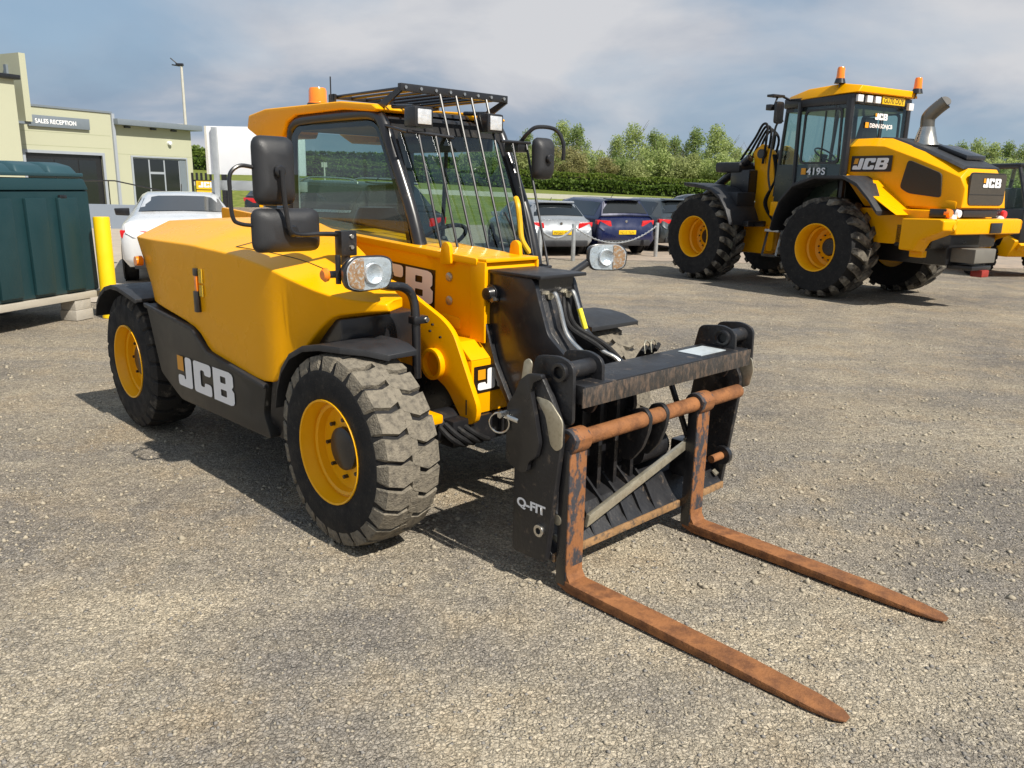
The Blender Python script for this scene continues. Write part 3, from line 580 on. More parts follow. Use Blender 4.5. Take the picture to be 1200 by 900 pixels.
# ------------------------------------------------------------------ ground
def sheet(name, pts, z, m, kind='structure'):
    o = MB().add([(x, y, z) for x, y in pts], [tuple(range(len(pts)))]).build(name, m); return tag(o, None, kind=kind)
gm = bpy.data.materials.new('gravel'); gm.use_nodes = True; n = gm.node_tree.nodes; l = gm.node_tree.links; b = n['Principled BSDF']; b.inputs['Roughness'].default_value = .95; b.inputs['Specular IOR Level'].default_value = .15
tc = n.new('ShaderNodeTexCoord'); OBJ = tc.outputs['Object']
def nn(scale, det=6, rough=.6, typ='ShaderNodeTexNoise', outp=0, feat=None):
    x = n.new(typ); x.inputs['Scale'].default_value = scale
    if typ == 'ShaderNodeTexNoise': x.inputs['Detail'].default_value = det; x.inputs['Roughness'].default_value = rough
    if feat: x.feature = feat
    l.new(OBJ, x.inputs['Vector']); return x.outputs[outp]
def rmp(f, p0, p1, c0=(0, 0, 0), c1=(1, 1, 1)):
    r = n.new('ShaderNodeValToRGB'); r.color_ramp.elements[0].position = p0; r.color_ramp.elements[1].position = p1
    r.color_ramp.elements[0].color = (*c0, 1); r.color_ramp.elements[1].color = (*c1, 1); l.new(f, r.inputs[0]); return r.outputs[0]
def mx(f, a, c, mode='MIX'):
    m = n.new('ShaderNodeMixRGB'); m.blend_type = mode
    for i, v in enumerate((f, a, c)):
        if isinstance(v, float): m.inputs[i].default_value = v
        elif isinstance(v, tuple): m.inputs[i].default_value = (*v, 1)
        else: l.new(v, m.inputs[i])
    return m.outputs[0]
patch = rmp(nn(.42, 10, .64), .42, .58)
mpv = n.new('ShaderNodeMapping'); mpv.inputs['Rotation'].default_value = (0, 0, .5); mpv.inputs['Scale'].default_value = (.22, 1.9, 1); l.new(OBJ, mpv.inputs[0])
trk = n.new('ShaderNodeTexNoise'); trk.inputs['Scale'].default_value = 1.3; trk.inputs['Detail'].default_value = 7; trk.inputs['Roughness'].default_value = .6; l.new(mpv.outputs[0], trk.inputs['Vector'])
sxy = n.new('ShaderNodeSeparateXYZ'); l.new(OBJ, sxy.inputs[0])
far = n.new('ShaderNodeMath'); far.operation = 'MULTIPLY_ADD'; far.inputs[1].default_value = .16; far.inputs[2].default_value = -.45; l.new(sxy.outputs[1], far.inputs[0])
fa2 = n.new('ShaderNodeMath'); fa2.operation = 'ADD'; l.new(far.outputs[0], fa2.inputs[0]); l.new(nn(.7, 6, .6), fa2.inputs[1])
colr = mx(patch, (.30, .275, .245), (.66, .575, .43))
colr = mx(rmp(fa2.outputs[0], .45, 1.05, (0, 0, 0), (.66, .66, .66)), colr, mx(rmp(nn(.9, 8, .65), .42, .6), (.22, .195, .165), (.38, .325, .25)))
colr = mx(rmp(trk.outputs[0], .46, .66, (0, 0, 0), (.65, .65, .65)), colr, (.29, .27, .245))
colr = mx(rmp(nn(4.5, 8, .7), .55, .75, (0, 0, 0), (.6, .6, .6)), colr, (.60, .54, .42))
colr = mx(rmp(nn(1.7, 8, .7), .5, .72), colr, (.42, .34, .24))
grain = nn(95, 4, .75); colr = mx(.8, colr, rmp(grain, .3, .72, (.45, .44, .43), (1.5, 1.5, 1.48)), 'MULTIPLY')
vor = nn(62, typ='ShaderNodeTexVoronoi', outp=1); sepv = n.new('ShaderNodeSeparateColor'); l.new(vor, sepv.inputs[0])
colr = mx(.55, colr, rmp(sepv.outputs[0], 0, 1, (.5, .5, .5), (1.45, 1.42, 1.38)), 'MULTIPLY')
vd = nn(62, typ='ShaderNodeTexVoronoi', outp=0, feat='DISTANCE_TO_EDGE'); vd2 = nn(130, typ='ShaderNodeTexVoronoi', outp=0, feat='DISTANCE_TO_EDGE')
colr = mx(.65, colr, rmp(vd, 0, .14, (.38, .36, .34), (1.08, 1.08, 1.08)), 'MULTIPLY')
l.new(colr, b.inputs['Base Color'])
def bump(h, s, d, prev=None):
    x = n.new('ShaderNodeBump'); x.inputs['Strength'].default_value = s; x.inputs['Distance'].default_value = d; l.new(h, x.inputs['Height'])
    if prev: l.new(prev, x.inputs['Normal'])
    return x.outputs[0]
nb = bump(trk.outputs[0], .6, .12); nb = bump(nn(6, 8, .65), .9, .05, nb); nb = bump(rmp(nn(24, typ='ShaderNodeTexVoronoi', outp=0, feat='DISTANCE_TO_EDGE'), 0, .25), .35, .012, nb); nb = bump(rmp(vd, 0, .3), .7, .008, nb); nb = bump(grain, .9, .007, nb); nb = bump(rmp(vd2, 0, .3), .5, .004, nb)
l.new(nb, b.inputs['Normal'])
# yard sheet with gentle relief near the camera
def noise2(x, y):
    return (np.sin(x * 2.1 + 1.3 * np.sin(y * 1.7)) * np.cos(y * 2.6 + .8 * np.sin(x * 1.1)) * .5 + np.sin(x * 5.3 + y * 3.1 + 2 * np.sin(y * 2.2)) * .25 + np.sin(x * 9.7 - y * 8.3 + 2.5 * np.sin(x * 3)) * .18)
def gz(x, y): return noise2(x, y) * .007 - .006
nx, ny = 150, 170
gx, gy = np.meshgrid(np.linspace(-7, 8, nx), np.linspace(.2, 15, ny)); gzv = gz(gx, gy)
edge = np.minimum.reduce([gx + 7, 8 - gx, gy - .2, 15 - gy]); gzv = np.where(edge < .4, gzv * np.clip(edge / .4, 0, 1) , gzv)
V = [tuple(v) for v in np.stack([gx, gy, gzv], -1).reshape(-1, 3)]
Fc = [(j * nx + i, j * nx + i + 1, (j + 1) * nx + i + 1, (j + 1) * nx + i) for j in range(ny - 1) for i in range(nx - 1)]
base_v = len(V); big = [(-400, -60, 0), (400, -60, 0), (400, 33, 0), (-400, 33, 0), (-7, .2, 0), (8, .2, 0), (8, 15, 0), (-7, 15, 0)]
V += big; q = base_v; Fc += [(q, q + 1, q + 5, q + 4), (q + 1, q + 2, q + 6, q + 5), (q + 2, q + 3, q + 7, q + 6), (q + 3, q, q + 4, q + 7)]
me = bpy.data.meshes.new('gravel_yard'); me.from_pydata(V, [], Fc); me.polygons.foreach_set('use_smooth', [True] * len(Fc)); me.materials.append(gm)
go = bpy.data.objects.new('gravel_yard', me); C.objects.link(go); tag(go, None, kind='structure')
# loose stones
rs = np.random.RandomState(5)
def stones(name, cnt, smin, smax, col, ymin, ymax, seed):
    r = np.random.RandomState(seed)
    y = ymin + (ymax - ymin) * r.rand(cnt) ** 1.35; x = (r.rand(cnt) * 2 - 1) * (.75 * y + .8)
    # clumps
    keep = (np.sin(x * 3.3 + np.sin(y * 2.9) * 2) * np.sin(y * 4.1 + x) + r.rand(cnt) * 1.6) > .1; x = x[keep]; y = y[keep]; k = len(x)
    s = smin + (smax - smin) * r.rand(k) ** 2.6
    ov = np.array([(1, 0, 0), (-1, 0, 0), (0, 1, 0), (0, -1, 0), (0, 0, 1), (0, 0, -1)], float)
    of = np.array([(0, 2, 4), (2, 1, 4), (1, 3, 4), (3, 0, 4), (2, 0, 5), (1, 2, 5), (3, 1, 5), (0, 3, 5)])
    vv = ov[None] * (.65 + .7 * r.rand(k, 6, 1)) + (r.rand(k, 6, 3) - .5) * .5
    a = r.rand(k) * 6.28; ca, sa = np.cos(a), np.sin(a)
    X = vv[..., 0] * ca[:, None] - vv[..., 1] * sa[:, None]; Y = vv[..., 0] * sa[:, None] + vv[..., 1] * ca[:, None]; Z = vv[..., 2] * (.35 + .4 * r.rand(k, 1))
    P = np.stack([X, Y, Z], -1) * s[:, None, None]; P[..., 0] += x[:, None]; P[..., 1] += y[:, None]; P[..., 2] += (gz(x, y) + s * .15)[:, None]
    me = bpy.data.meshes.new(name); me.vertices.add(k * 6); me.vertices.foreach_set('co', P.reshape(-1))
    fi = (of[None] + (np.arange(k) * 6)[:, None, None]).reshape(-1); nf = k * 8
    me.loops.add(nf * 3); me.loops.foreach_set('vertex_index', fi.astype(np.int32)); me.polygons.add(nf); me.polygons.foreach_set('loop_start', np.arange(0, nf * 3, 3, dtype=np.int32)); me.update(calc_edges=True); me.validate()
    me.materials.append(col); o = bpy.data.objects.new(name, me); C.objects.link(o); return tag(o, None, kind='stuff')
SA = mat('stone_beige', (.36, .315, .24), .95, var=.45, vscale=40, spec=.15); SB = mat('stone_grey', (.22, .205, .185), .95, var=.4, vscale=40, spec=.15)
stones('gravel_stones', 46000, .002, .009, SA, 1.4, 9, 1); stones('gravel_chips', 26000, .0025, .010, SB, 1.4, 9, 2); stones('gravel_stones', 9000, .006, .02, SA, 3, 16, 3)
CON = mat('concrete', (.40, .34, .27), .85, var=.15, vscale=1.2, col2=(.28, .24, .2), c2=(.5, .75), bump=.2, bscale=30)
sheet('concrete_apron', [(-60, 10.4), (-4.9, 10.4), (-3.4, 14), (-3.0, 31), (-60, 31)], .006, CON)
TAR = mat('worn_tarmac', (.34, .27, .205), .9, var=.2, vscale=1.5, col2=(.22, .19, .16), c2=(.45, .7), bump=.3, bscale=40)
sheet('car_park_surface', [(-3.2, 18.3), (14, 18.3), (60, 21), (60, 33), (-3.1, 33)], .005, TAR)
GRS = mat('grass', (.12, .15, .03), .9, var=.35, vscale=1.1, col2=(.22, .23, .06), c2=(.42, .7), bump=.6, bscale=8, spec=.1)
# bank rising away from the yard
rows = [(33, -.02), (38, .3), (44.5, .84), (45, .98), (50, 1.05), (58, 1.14), (70, 1.4), (100, 1.9), (160, 3.0), (260, 5.5), (500, 11), (1200, 14), (2600, 14)]
def gh(x, y):
    z = rows[-1][1]
    for (y0, z0), (y1, z1) in zip(rows, rows[1:]):
        if y <= y1: z = z0 + (z1 - z0) * max(0, y - y0) / (y1 - y0); break
    t = min(1, max(0, (y - 36) / 20)); return z + t * min(1.6, max(-.25, -(x - 7) * .036))
xs_ = [-2600, -900, -300, -120, -80, -60, -40, -30, -20, -10, 0, 8, 16, 40, 90, 150, 600, 2600]
V = [(x, y, gh(x, y)) for y, z in rows for x in xs_]; Fc = []
for j in range(len(rows) - 1):
    for i in range(len(xs_) - 1): a = j * len(xs_) + i; Fc.append((a, a + 1, a + 1 + len(xs_), a + len(xs_)))
g = MB().add(V, Fc).build('grass_field', GRS, smooth=180); tag(g, None, kind='structure')
PALE = mat('pale_kerb', (.52, .50, .44), .8, var=.15)
kb = MB(); kx = [-80 + 10 * i for i in range(19)]
kb.loft([[(x, 44.5, gh(x, 44.5) - .1), (x, 44.5, gh(x, 45) + .10), (x, 44.9, gh(x, 45) + .10), (x, 44.9, gh(x, 44.5) - .1)] for x in kx]); tag(kb.build('edging_kerb', PALE), None, kind='structure')

# ------------------------------------------------------------------ foliage
def leafmat(name, c1, c2):
    m = bpy.data.materials.new(name); m.use_nodes = True; n = m.node_tree.nodes; l = m.node_tree.links; b = n['Principled BSDF']
    b.inputs['Roughness'].default_value = .6; b.inputs['Specular IOR Level'].default_value = .25
    g = n.new('ShaderNodeNewGeometry'); r = n.new('ShaderNodeValToRGB'); r.color_ramp.elements[0].color = (*c1, 1); r.color_ramp.elements[1].color = (*c2, 1)
    l.new(g.outputs['Random Per Island'], r.inputs[0]); l.new(r.outputs[0], b.inputs['Base Color'])
    t = n.new('ShaderNodeBsdfTranslucent'); l.new(r.outputs[0], t.inputs[0]); mxs = n.new('ShaderNodeMixShader'); mxs.inputs[0].default_value = .5
    l.new(b.outputs[0], mxs.inputs[1]); l.new(t.outputs[0], mxs.inputs[2]); l.new(mxs.outputs[0], n['Material Output'].inputs[0]); return m
LP = leafmat('leaves_pale', (.26, .34, .10), (.50, .56, .23)); LM_ = leafmat('leaves_mid', (.17, .25, .07), (.36, .43, .16)); LO = leafmat('leaves_olive', (.25, .29, .10), (.45, .49, .21)); LB = leafmat('leaves_buff', (.26, .25, .10), (.40, .37, .17)); LH = leafmat('leaves_hedge', (.05, .09, .015), (.16, .24, .04)); LHL = leafmat('leaves_hedge_light', (.09, .14, .02), (.22, .29, .05))
BARK = mat('bark', (.12, .10, .075), .9, var=.3)
def cards(name, pts, sz, m, parent, seed, flat=0):
    r = np.random.RandomState(seed); k = len(pts); s = sz * (.55 + .9 * r.rand(k))
    nrm = r.randn(k, 3); nrm[:, 2] += flat; nrm /= np.linalg.norm(nrm, axis=1)[:, None]
    t = np.cross(nrm, r.randn(k, 3)); t /= np.linalg.norm(t, axis=1)[:, None]; u = np.cross(nrm, t)
    q = np.stack([pts + t * s[:, None], pts + u * s[:, None] * .6, pts - t * s[:, None], pts - u * s[:, None] * .6], 1)
    me = bpy.data.meshes.new(name); me.vertices.add(k * 4); me.vertices.foreach_set('co', q.reshape(-1)); me.loops.add(k * 4); me.loops.foreach_set('vertex_index', np.arange(k * 4, dtype=np.int32))
    me.polygons.add(k); me.polygons.foreach_set('loop_start', np.arange(0, k * 4, 4, dtype=np.int32)); me.update(calc_edges=True); me.materials.append(m)
    o = bpy.data.objects.new(name, me); C.objects.link(o); o.parent = parent; return o
def crown_pts(h, rad, n, seed, shape):
    r = np.random.RandomState(seed); P = []; nb = 26 if shape == 'poplar' else 20
    for i in range(nb):
        t = (i + .5) / nb
        if shape == 'poplar': zc = h * (.18 + .80 * t); R = rad * math.sin(PI * min(1, (t * .85 + .13))) ** .8 * (1 - .25 * t)
        else: zc = h * (.10 + .78 * r.rand()); R = rad * math.sqrt(max(.05, 1 - ((zc / h - .5) / .58) ** 2))
        a = r.rand() * 6.28; d = R * (.25 + .6 * r.rand()); c0 = np.array([d * math.cos(a), d * math.sin(a), zc]); rr = rad * (.28 + .28 * r.rand())
        k = int(n / nb); q = r.randn(k, 3); q /= np.linalg.norm(q, axis=1)[:, None]; q *= (r.rand(k, 1) ** .45) * rr; q[:, 2] *= 1.15 if shape == 'poplar' else .9
        P.append(c0 + q)
    return np.concatenate(P)
def tree(h, rad, n, seed, shape, lm, name, sz):
    e = empty(name, (0, 0, 0)); tr = MB()
    tr.tube([(0, 0, 0), (.03 * h, 0, h * .3), (0, .02 * h, h * .6), (0, 0, h * .92)], h * .016, 7, r2=h * .003); tk = tr.build('trunk', BARK, e)
    r = random.Random(seed); lb = MB()
    for i in range(12):
        z = h * (.2 + .06 * i); a = r.random() * 6.28; L_ = rad * (.5 + .35 * r.random()); lb.tube([(0, 0, z), (L_ * math.cos(a) * .6, L_ * math.sin(a) * .6, z + L_ * .5), (L_ * math.cos(a), L_ * math.sin(a), z + L_ * 1.1)], h * .005, 5, r2=h * .0015)
    lb.build('limbs', BARK, e); cards('crown', crown_pts(h, rad, n, seed, shape), sz, lm, e, seed); return e
protos = {'pop': [tree(9, 2.6, 5000, 11, 'poplar', LP, 'poplar_tree', .14), tree(9, 2.3, 4600, 12, 'poplar', LM_, 'poplar_tree', .14), tree(9, 2.9, 5000, 13, 'poplar', LP, 'poplar_tree', .14)],
          'wil': [tree(5, 2.6, 5200, 21, 'round', LO, 'willow_tree', .15), tree(5, 2.8, 5200, 22, 'round', LP, 'willow_tree', .15), tree(5, 2.6, 5200, 23, 'round', LM_, 'willow_tree', .15), tree(5, 2.4, 4200, 24, 'round', LB, 'willow_tree', .14)]}
used = set()
LBL = {'pop': ('pale green young poplar standing tall above the willow belt behind the hedge', 'darker green young poplar standing tall above the willow belt behind the hedge'),
       'wil': ('olive green bushy willow in the belt behind the hedge', 'fresh green bushy willow in the belt behind the hedge', 'mid green bushy willow in the belt behind the hedge', 'buff brown bushy willow coming into leaf behind the hedge')}
def plant(kind, idx, x, y, s, rz):
    p = protos[kind][idx]; o = p if (kind, idx) not in used else dup(p); used.add((kind, idx))
    o.location = (x, y, gh(x, y)); o.rotation_euler = (0, 0, rz); o.scale = (s, s, s)
    lab = LBL['pop'][1 if idx == 1 else 0] if kind == 'pop' else LBL['wil'][idx]
    if kind == 'pop':
        PN[idx == 1] += 1; od = ['first', 'second', 'third', 'fourth', 'fifth', 'sixth', 'seventh', 'eighth', 'ninth', 'tenth', 'eleventh', 'twelfth', 'thirteenth', 'fourteenth', 'fifteenth', 'sixteenth', 'seventeenth', 'eighteenth', 'nineteenth', 'twentieth'][PN[idx == 1] - 1]
        lab2 = '%s %s poplar from the left, rising above the willow belt' % (od, 'darker green' if idx == 1 else 'pale green')
        return tag(o, lab2, 'tree', 'poplars behind the hedge')
    tag(o, lab, 'tree', {'pop': 'poplars behind the hedge, ', 'wil': 'willows behind the hedge, '}[kind] + lab.split(' ')[0])
R_ = random.Random(4); PN = [0, 0]
def u2x(u, y): return (u - 600) / 944.18 * y * 1.0
for u, v, i in sorted(((612, 158, 1), (650, 147, 0), (668, 150, 1), (713, 160, 0), (731, 148, 2), (752, 153, 1), (762, 158, 0), (778, 160, 1), (800, 151, 1), (822, 148, 0), (836, 162, 2), (848, 172, 0), (868, 176, 1), (900, 178, 2), (1085, 170, 0), (1100, 166, 1), (1118, 164, 2), (1136, 167, 0), (1152, 166, 1), (1170, 168, 2), (1188, 167, 0), (1205, 170, 1), (940, 175, 0), (980, 178, 1), (1030, 172, 0), (590, 170, 2), (560, 172, 0))):
    y = 84 + R_.random() * 8; top = 1.6 + (217 + (u - 600) * .0216 - v) / 944 * y * 1.03; plant('pop', i, u2x(u, y), y, (top - gh(0, y)) / 9 * .93, R_.random() * 6)
for k in range(46):
    u = 545 + 15.2 * k + R_.random() * 8; y = 70 + R_.random() * 9; top = 175 + R_.random() * 11 + (5 if u > 900 else 0); i = 3 if 640 < u < 705 and R_.random() < .7 else R_.choice((0, 0, 1, 1, 2, 0))
    tt = 1.6 + (217 + (u - 600) * .0216 - top) / 944 * y; plant('wil', i, u2x(u, y), y, (tt - gh(0, y)) / 4.7, R_.random() * 6)
# hedges
def hedge(name, x0, x1, y, w_, h, n, m, label, seed, sz=.13):
    r = np.random.RandomState(seed); e = empty(name, ((x0 + x1) / 2, y, gh(0, y)), 0, label, 'hedge')
    X = (r.rand(n) - .5) * (x1 - x0); Y = (r.rand(n) - .5) * w_; Z = h * (1 - r.rand(n) ** 2 * .98) + .12 * np.sin(X * 1.3) * np.sin(X * .37); Y = np.where(r.rand(n) < .6, -w_ / 2 + (r.rand(n) * .25), Y); xc = (x0 + x1) / 2; Z = Z + np.array([gh(xx + xc, y) for xx in X]) - gh(0, y)
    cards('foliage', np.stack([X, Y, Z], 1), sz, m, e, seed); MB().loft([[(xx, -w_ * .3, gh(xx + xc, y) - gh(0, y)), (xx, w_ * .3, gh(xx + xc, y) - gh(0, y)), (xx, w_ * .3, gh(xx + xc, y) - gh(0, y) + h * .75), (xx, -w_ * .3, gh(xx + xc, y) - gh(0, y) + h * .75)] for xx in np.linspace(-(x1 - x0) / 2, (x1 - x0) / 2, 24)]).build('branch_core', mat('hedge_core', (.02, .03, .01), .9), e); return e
hedge('clipped_hedge', -70, 95, 58, 1.6, .75, 30000, LH, 'lower clipped green hedge running along the grass bank in front of the trees', 31)
hedge('field_hedge', -75, 100, 64, 2.0, 1.2, 30000, LHL, 'taller lighter hedge behind the clipped hedge at the foot of the willows', 32)
hedge('far_hedge', -260, -12, 210, 5, 2.6, 9000, LH, 'far dark hedge line across the fields seen through the cab windows', 33, .45)
r = np.random.RandomState(9)
k = 5200; X = -700 + r.rand(k) * 760; hgt = 9 + 5 * np.sin(X * .021) + 4 * np.sin(X * .063 + 1) + 3 * np.sin(X * .17); Z = 13 + hgt * r.rand(k) ** .7
wd = cards('distant_woodland', np.stack([X, 640 + r.rand(k) * 12, Z], 1), 2.6, LM_, None, 7); tag(wd, None, kind='stuff')
k = 3500; X = 60 + r.rand(k) * 900; Z = 10 + (9 + 3 * np.sin(X * .03)) * r.rand(k); wd = cards('distant_woodland', np.stack([X, 640 + r.rand(k) * 12, Z], 1), 2.6, LM_, None, 8); tag(wd, None, kind='stuff')
sp_ = empty('field_post', (-12.0, 52, gh(-12, 52)), 0, 'pale slim signpost on the grass seen through the cab side window', 'post')
MB().tube([(0, 0, 0), (0, 0, 1.1)], .05, 8).build('pole', PALE, sp_); box('plate', PALE, sp_, -.18, .18, -.02, .02, .8, 1.1)
# ------------------------------------------------------------------ wheel loader
L_ROT = 2.118; LO_ = (4.5968 + .8538 * 1.25, 12.544 + .5205 * 1.25, 0)
Q = empty('wheel_loader', LO_, L_ROT, 'large yellow wheel loader with tall cab and chrome exhaust parked behind the forks', 'wheel loader')
def bigwheel(x, y, side):
    e = empty('wheel', (0, 0, 0)); e.parent = Q
    tyre_part(e, x, y, .762, .762, .36, .6, side, 19, .12, .06, DUST3, ag=True, rs=.66, seg=48)
    rim_part(e, x, y, .762, .358, .3, side, .15, .40, bolts=12, hubm=BLK, inset=.24, hp=.84); return e
for x in (0, 2.657):
    for y, s in ((.95, 1), (-.95, -1)): bigwheel(x, y, s)
hs = [(.08, 1.90, 2.40), (-.3, 1.5, 2.40), (-.55, 1.42, 2.385), (-1.1, 1.42, 2.20), (-1.45, 1.42, 2.06), (-1.70, 1.42, 1.95), (-1.78, 1.42, 1.80), (-1.80, 1.42, 1.6)]
sec = []
for x, zb, zt in hs:
    hw = .62 if x > -1 else .62 - .12 * (-x - 1) / .8
    sec.append([(x, -hw - .04, zb), (x, -hw, zt - .12), (x, -hw + .16, zt), (x, hw - .16, zt), (x, hw, zt - .12), (x, hw + .04, zb)])
MB().loft(sec).build('bonnet', YEL, Q, bevel=.07, smooth=50, seg=4)
MB().hexa([(-.35, -.66, 1.40), (-1.72, -.56, 1.38), (-1.72, .56, 1.38), (-.35, .66, 1.40)], [(.1, -.66, 1.88), (-1.72, -.56, 1.50), (-1.72, .56, 1.50), (.1, .66, 1.88)]).build('bonnet_skirt', YEL, Q, .02)
MB().loft([[(x, -.47, z - .02), (x, .47, z - .02), (x, .42, z + .02), (x, -.42, z + .02)] for x, z in ((-.35, 2.395), (-.58, 2.38), (-1.1, 2.205), (-1.45, 2.065), (-1.69, 1.96))]).build('bonnet_top', PLA, Q, .008)
prism('air_scoop', BLK, Q, [(-1.05, 2.24), (-1.05, 2.30), (-1.5, 2.14), (-1.5, 2.08)], 'y', -.38, .1, .01)
for sg in (1, -1):
    P = rnd([(-.98, 2.07), (-1.46, 1.88), (-1.50, 1.55), (-1.05, 1.60), (-.90, 1.68)], .05)
    def yy(x): return sg * ((.62 if x > -1 else .62 - .12 * (-x - 1) / .8) + .032)
    MB().loft([[(x, yy(x) - .03 * sg, z) for x, z in P], [(x, yy(x) + .008 * sg, z) for x, z in P]]).build('side_vent', mat('vent_mesh', (.03, .024, .016), .6, var=.3, vscale=50), Q)
gP = rnd([(-.44, 1.46), (.44, 1.46), (.44, 1.90), (-.44, 1.90)], .08)
MB().loft([[(-1.78, y, z) for y, z in gP], [(-1.812, y, z) for y, z in gP]]).build('rear_grille', mat('grille_brown', (.055, .046, .035), .55, var=.25, vscale=40), Q)
box('grille_split', BLK, Q, -1.816, -1.811, -.43, .43, 1.60, 1.606); box('grille_split', BLK, Q, -1.816, -1.811, -.43, .43, 1.885, 1.89)
letters(frame((-1.8155, .14, 1.70), (0, -1, 0), (0, 0, 1)) @ Matrix.Diagonal((1.55, 1, 1, 1)), .125, WHT, Q, ORD)
box('decal_panel', DEC, Q, -.72, -.03, .645, .650, 1.905, 2.135); letters(frame((-.06, .6515, 1.935), (-1, 0, 0), (0, 0, 1)) @ Matrix.Diagonal((1.55, 1, 1, 1)), .165, WHT, Q, ORD, slant=.15)
box('lamp_recess', BLK, Q, -1.74, -1.5, -.62, .80, 1.29, 1.40, .01); box('recess_panel', PLA, Q, -1.76, -1.74, -.42, .42, 1.295, 1.39, .005)
for y, z, m_ in ((.74, 1.345, ORL), (.53, 1.34, WHL), (.64, 1.27, WHL), (-.62, 1.33, REDL), (-.56, 1.25, WHL)):
    l_ = MB().lathe([(.001, -.03), (.05, -.028), (.062, 0), (.065, .04)], (-1.75, y, z), 'x', 18).build('rear_lamp', m_, Q)
cw_ = [(-1.30, 1.26), (-1.86, 1.275), (-1.93, 1.25), (-1.93, 1.12), (-1.84, 1.05), (-1.6, .95), (-1.52, .80), (-1.30, .80)]
for sg in (1, -1): MB().loft([[(x, sg * .82, z) for x, z in cw_], [(x * .985, sg * (1.08 if sg > 0 else .86), z if z > 1.1 else z + .03) for x, z in cw_]]).build('counterweight_wing', YEL, Q, .025, seg=3)
box('counterweight', YEL, Q, -1.925, -1.55, -.819, .819, 1.06, 1.27, .03, seg=3); box('counterweight_core', BLK, Q, -1.6, -1.0, -.8, .8, .85, 1.20, .04)
box('counterweight_plate', BLK, Q, -1.945, -1.93, -.28, .0, 1.08, 1.22, .003)
box('counterweight_lug', YEL, Q, -1.5, -1.3, .72, .84, .72, .82, .02); MB().lathe([(.001, 0), (.04, 0)], (-1.932, .86, 1.17), 'x', 14).build('tow_hole', YELD, Q)
hb = box('hitch_box', mat('hitch_grey', (.16, .15, .13), .6, var=.3), Q, -1.95, -1.55, -.22, .30, .66, .86, .02); box('hitch_base', BLK, hb, -1.92, -1.55, -.2, .28, .56, .62, .01); box('hitch_jaw', mat('red_worn', (.3, .03, .02), .5, var=.4, vscale=20), hb, -1.95, -1.78, -.12, .06, .46, .56, .015)
box('rear_frame', YEL, Q, -1.5, -.2, -.8, .8, .88, 1.38, .03); box('rear_chassis', BLK, Q, -1.6, 1.0, -.4, .4, .6, 1.1, .04)
MB().tube([(0, -.7, .762), (0, .7, .762)], .16, 16).build('rear_axle', BLK, Q); MB().tube([(2.657, -.7, .762), (2.657, .7, .762)], .16, 16).build('front_axle', BLK, Q)
def lfender(pts, y0, y1, name='mudguard'):
    MB().loft([[(x, y0, z), (x, y0, z + .05), (x, y1, z + .05), (x, y1, z), (x, (y0 * .9 + y1 * .1), z - .02)] for x, z in pts]).build(name, PLA, Q, .008, smooth=30)
for s in (1, -1):
    lfender([(.92, .98), (.88, 1.15), (.78, 1.42), (.55, 1.66), (.15, 1.79), (-.35, 1.79), (-.60, 1.68), (-.82, 1.48), (-.98, 1.30)], 1.24 * s, .62 * s)
    lfender([(3.0, 1.66), (2.7, 1.64), (2.35, 1.58), (2.1, 1.44), (1.92, 1.22), (1.82, 1.02)], 1.24 * s, .50 * s)
    box('fender_bracket', BLK, Q, 1.7, 1.95, .45 * s if s > 0 else -.9, .9 if s > 0 else -.45, .98, 1.08, .02)
MB().hexa([(-.45, .60, 1.55), (-1.2, .60, 1.30), (-1.2, 1.1, 1.30), (-.80, 1.1, 1.52)], [(.05, .60, 1.88), (-.55, .60, 1.80), (-.62, 1.1, 1.66), (-.3, 1.1, 1.84)]).build('deck', YEL, Q, .02)
# cab
for y in (.70, -.70):
    tube('cab_pillar', BLK, Q, [(.05, y, 1.5), (.06, y, 3.0)], .06, 8); tube('cab_pillar', BLK, Q, [(.98, y, 1.5), (1.0, y, 2.98)], .035, 8); tube('cab_pillar', BLK, Q, [(1.42, y * .9, 1.5), (1.30, y * .9, 2.98)], .03, 8)
    fill('side_glass', [[(.08, 1.5), (.97, 1.5), (.99, 2.98), (.08, 2.98)]], frame((0, y, 0), (1, 0, 0), (0, 0, 1)), GLS, Q)
    MB().add([(1.0, y, 1.5), (1.40, y * .9, 1.5), (1.28, y * .9, 2.98), (1.0, y, 2.98)], [(0, 1, 2, 3)]).build('quarter_glass', GLS, Q)
    o = fill('door_frame', [rnd([(.15, 2.02), (.90, 2.02), (.88, 2.86), (.17, 2.86)], .08), rnd([(.185, 2.055), (.865, 2.055), (.845, 2.825), (.205, 2.825)], .07)], frame((0, y * 1.012, 0), (1, 0, 0), (0, 0, 1)), BLK, Q, .012)
    tube('door_bar', BLK, Q, [(.50, y * 1.01, 2.05), (.48, y * 1.01, 2.82)], .014, 6)
MB().add([(1.41, -.63, 1.5), (1.41, .63, 1.5), (1.29, .63, 2.98), (1.29, -.63, 2.98)], [(0, 1, 2, 3)]).build('front_glass', GLS, Q); box('headlining', BLK, Q, .06, 1.3, -.66, .66, 2.84, 2.9)
MB().add([(.03, -.66, 2.0), (.03, .66, 2.0), (.03, .66, 2.98), (.03, -.66, 2.98)], [(0, 1, 2, 3)]).build('rear_glass', GLS, Q); box('rear_glass_bar', BLK, Q, .015, .035, -.02, .0, 2.4, 2.75)
box('cab_lower_panel', mat('dark_cab_green', (.03, .04, .035), .3, var=.1), Q, .1, 1.38, -.62, .69, 1.42, 2.02, .02); box('cab_floor', BLK, Q, .0, 1.42, -.66, .66, 1.2, 1.5, .03)
box('cab_header', BLK, Q, .0, 1.32, -.72, .72, 2.90, 3.05, .02)
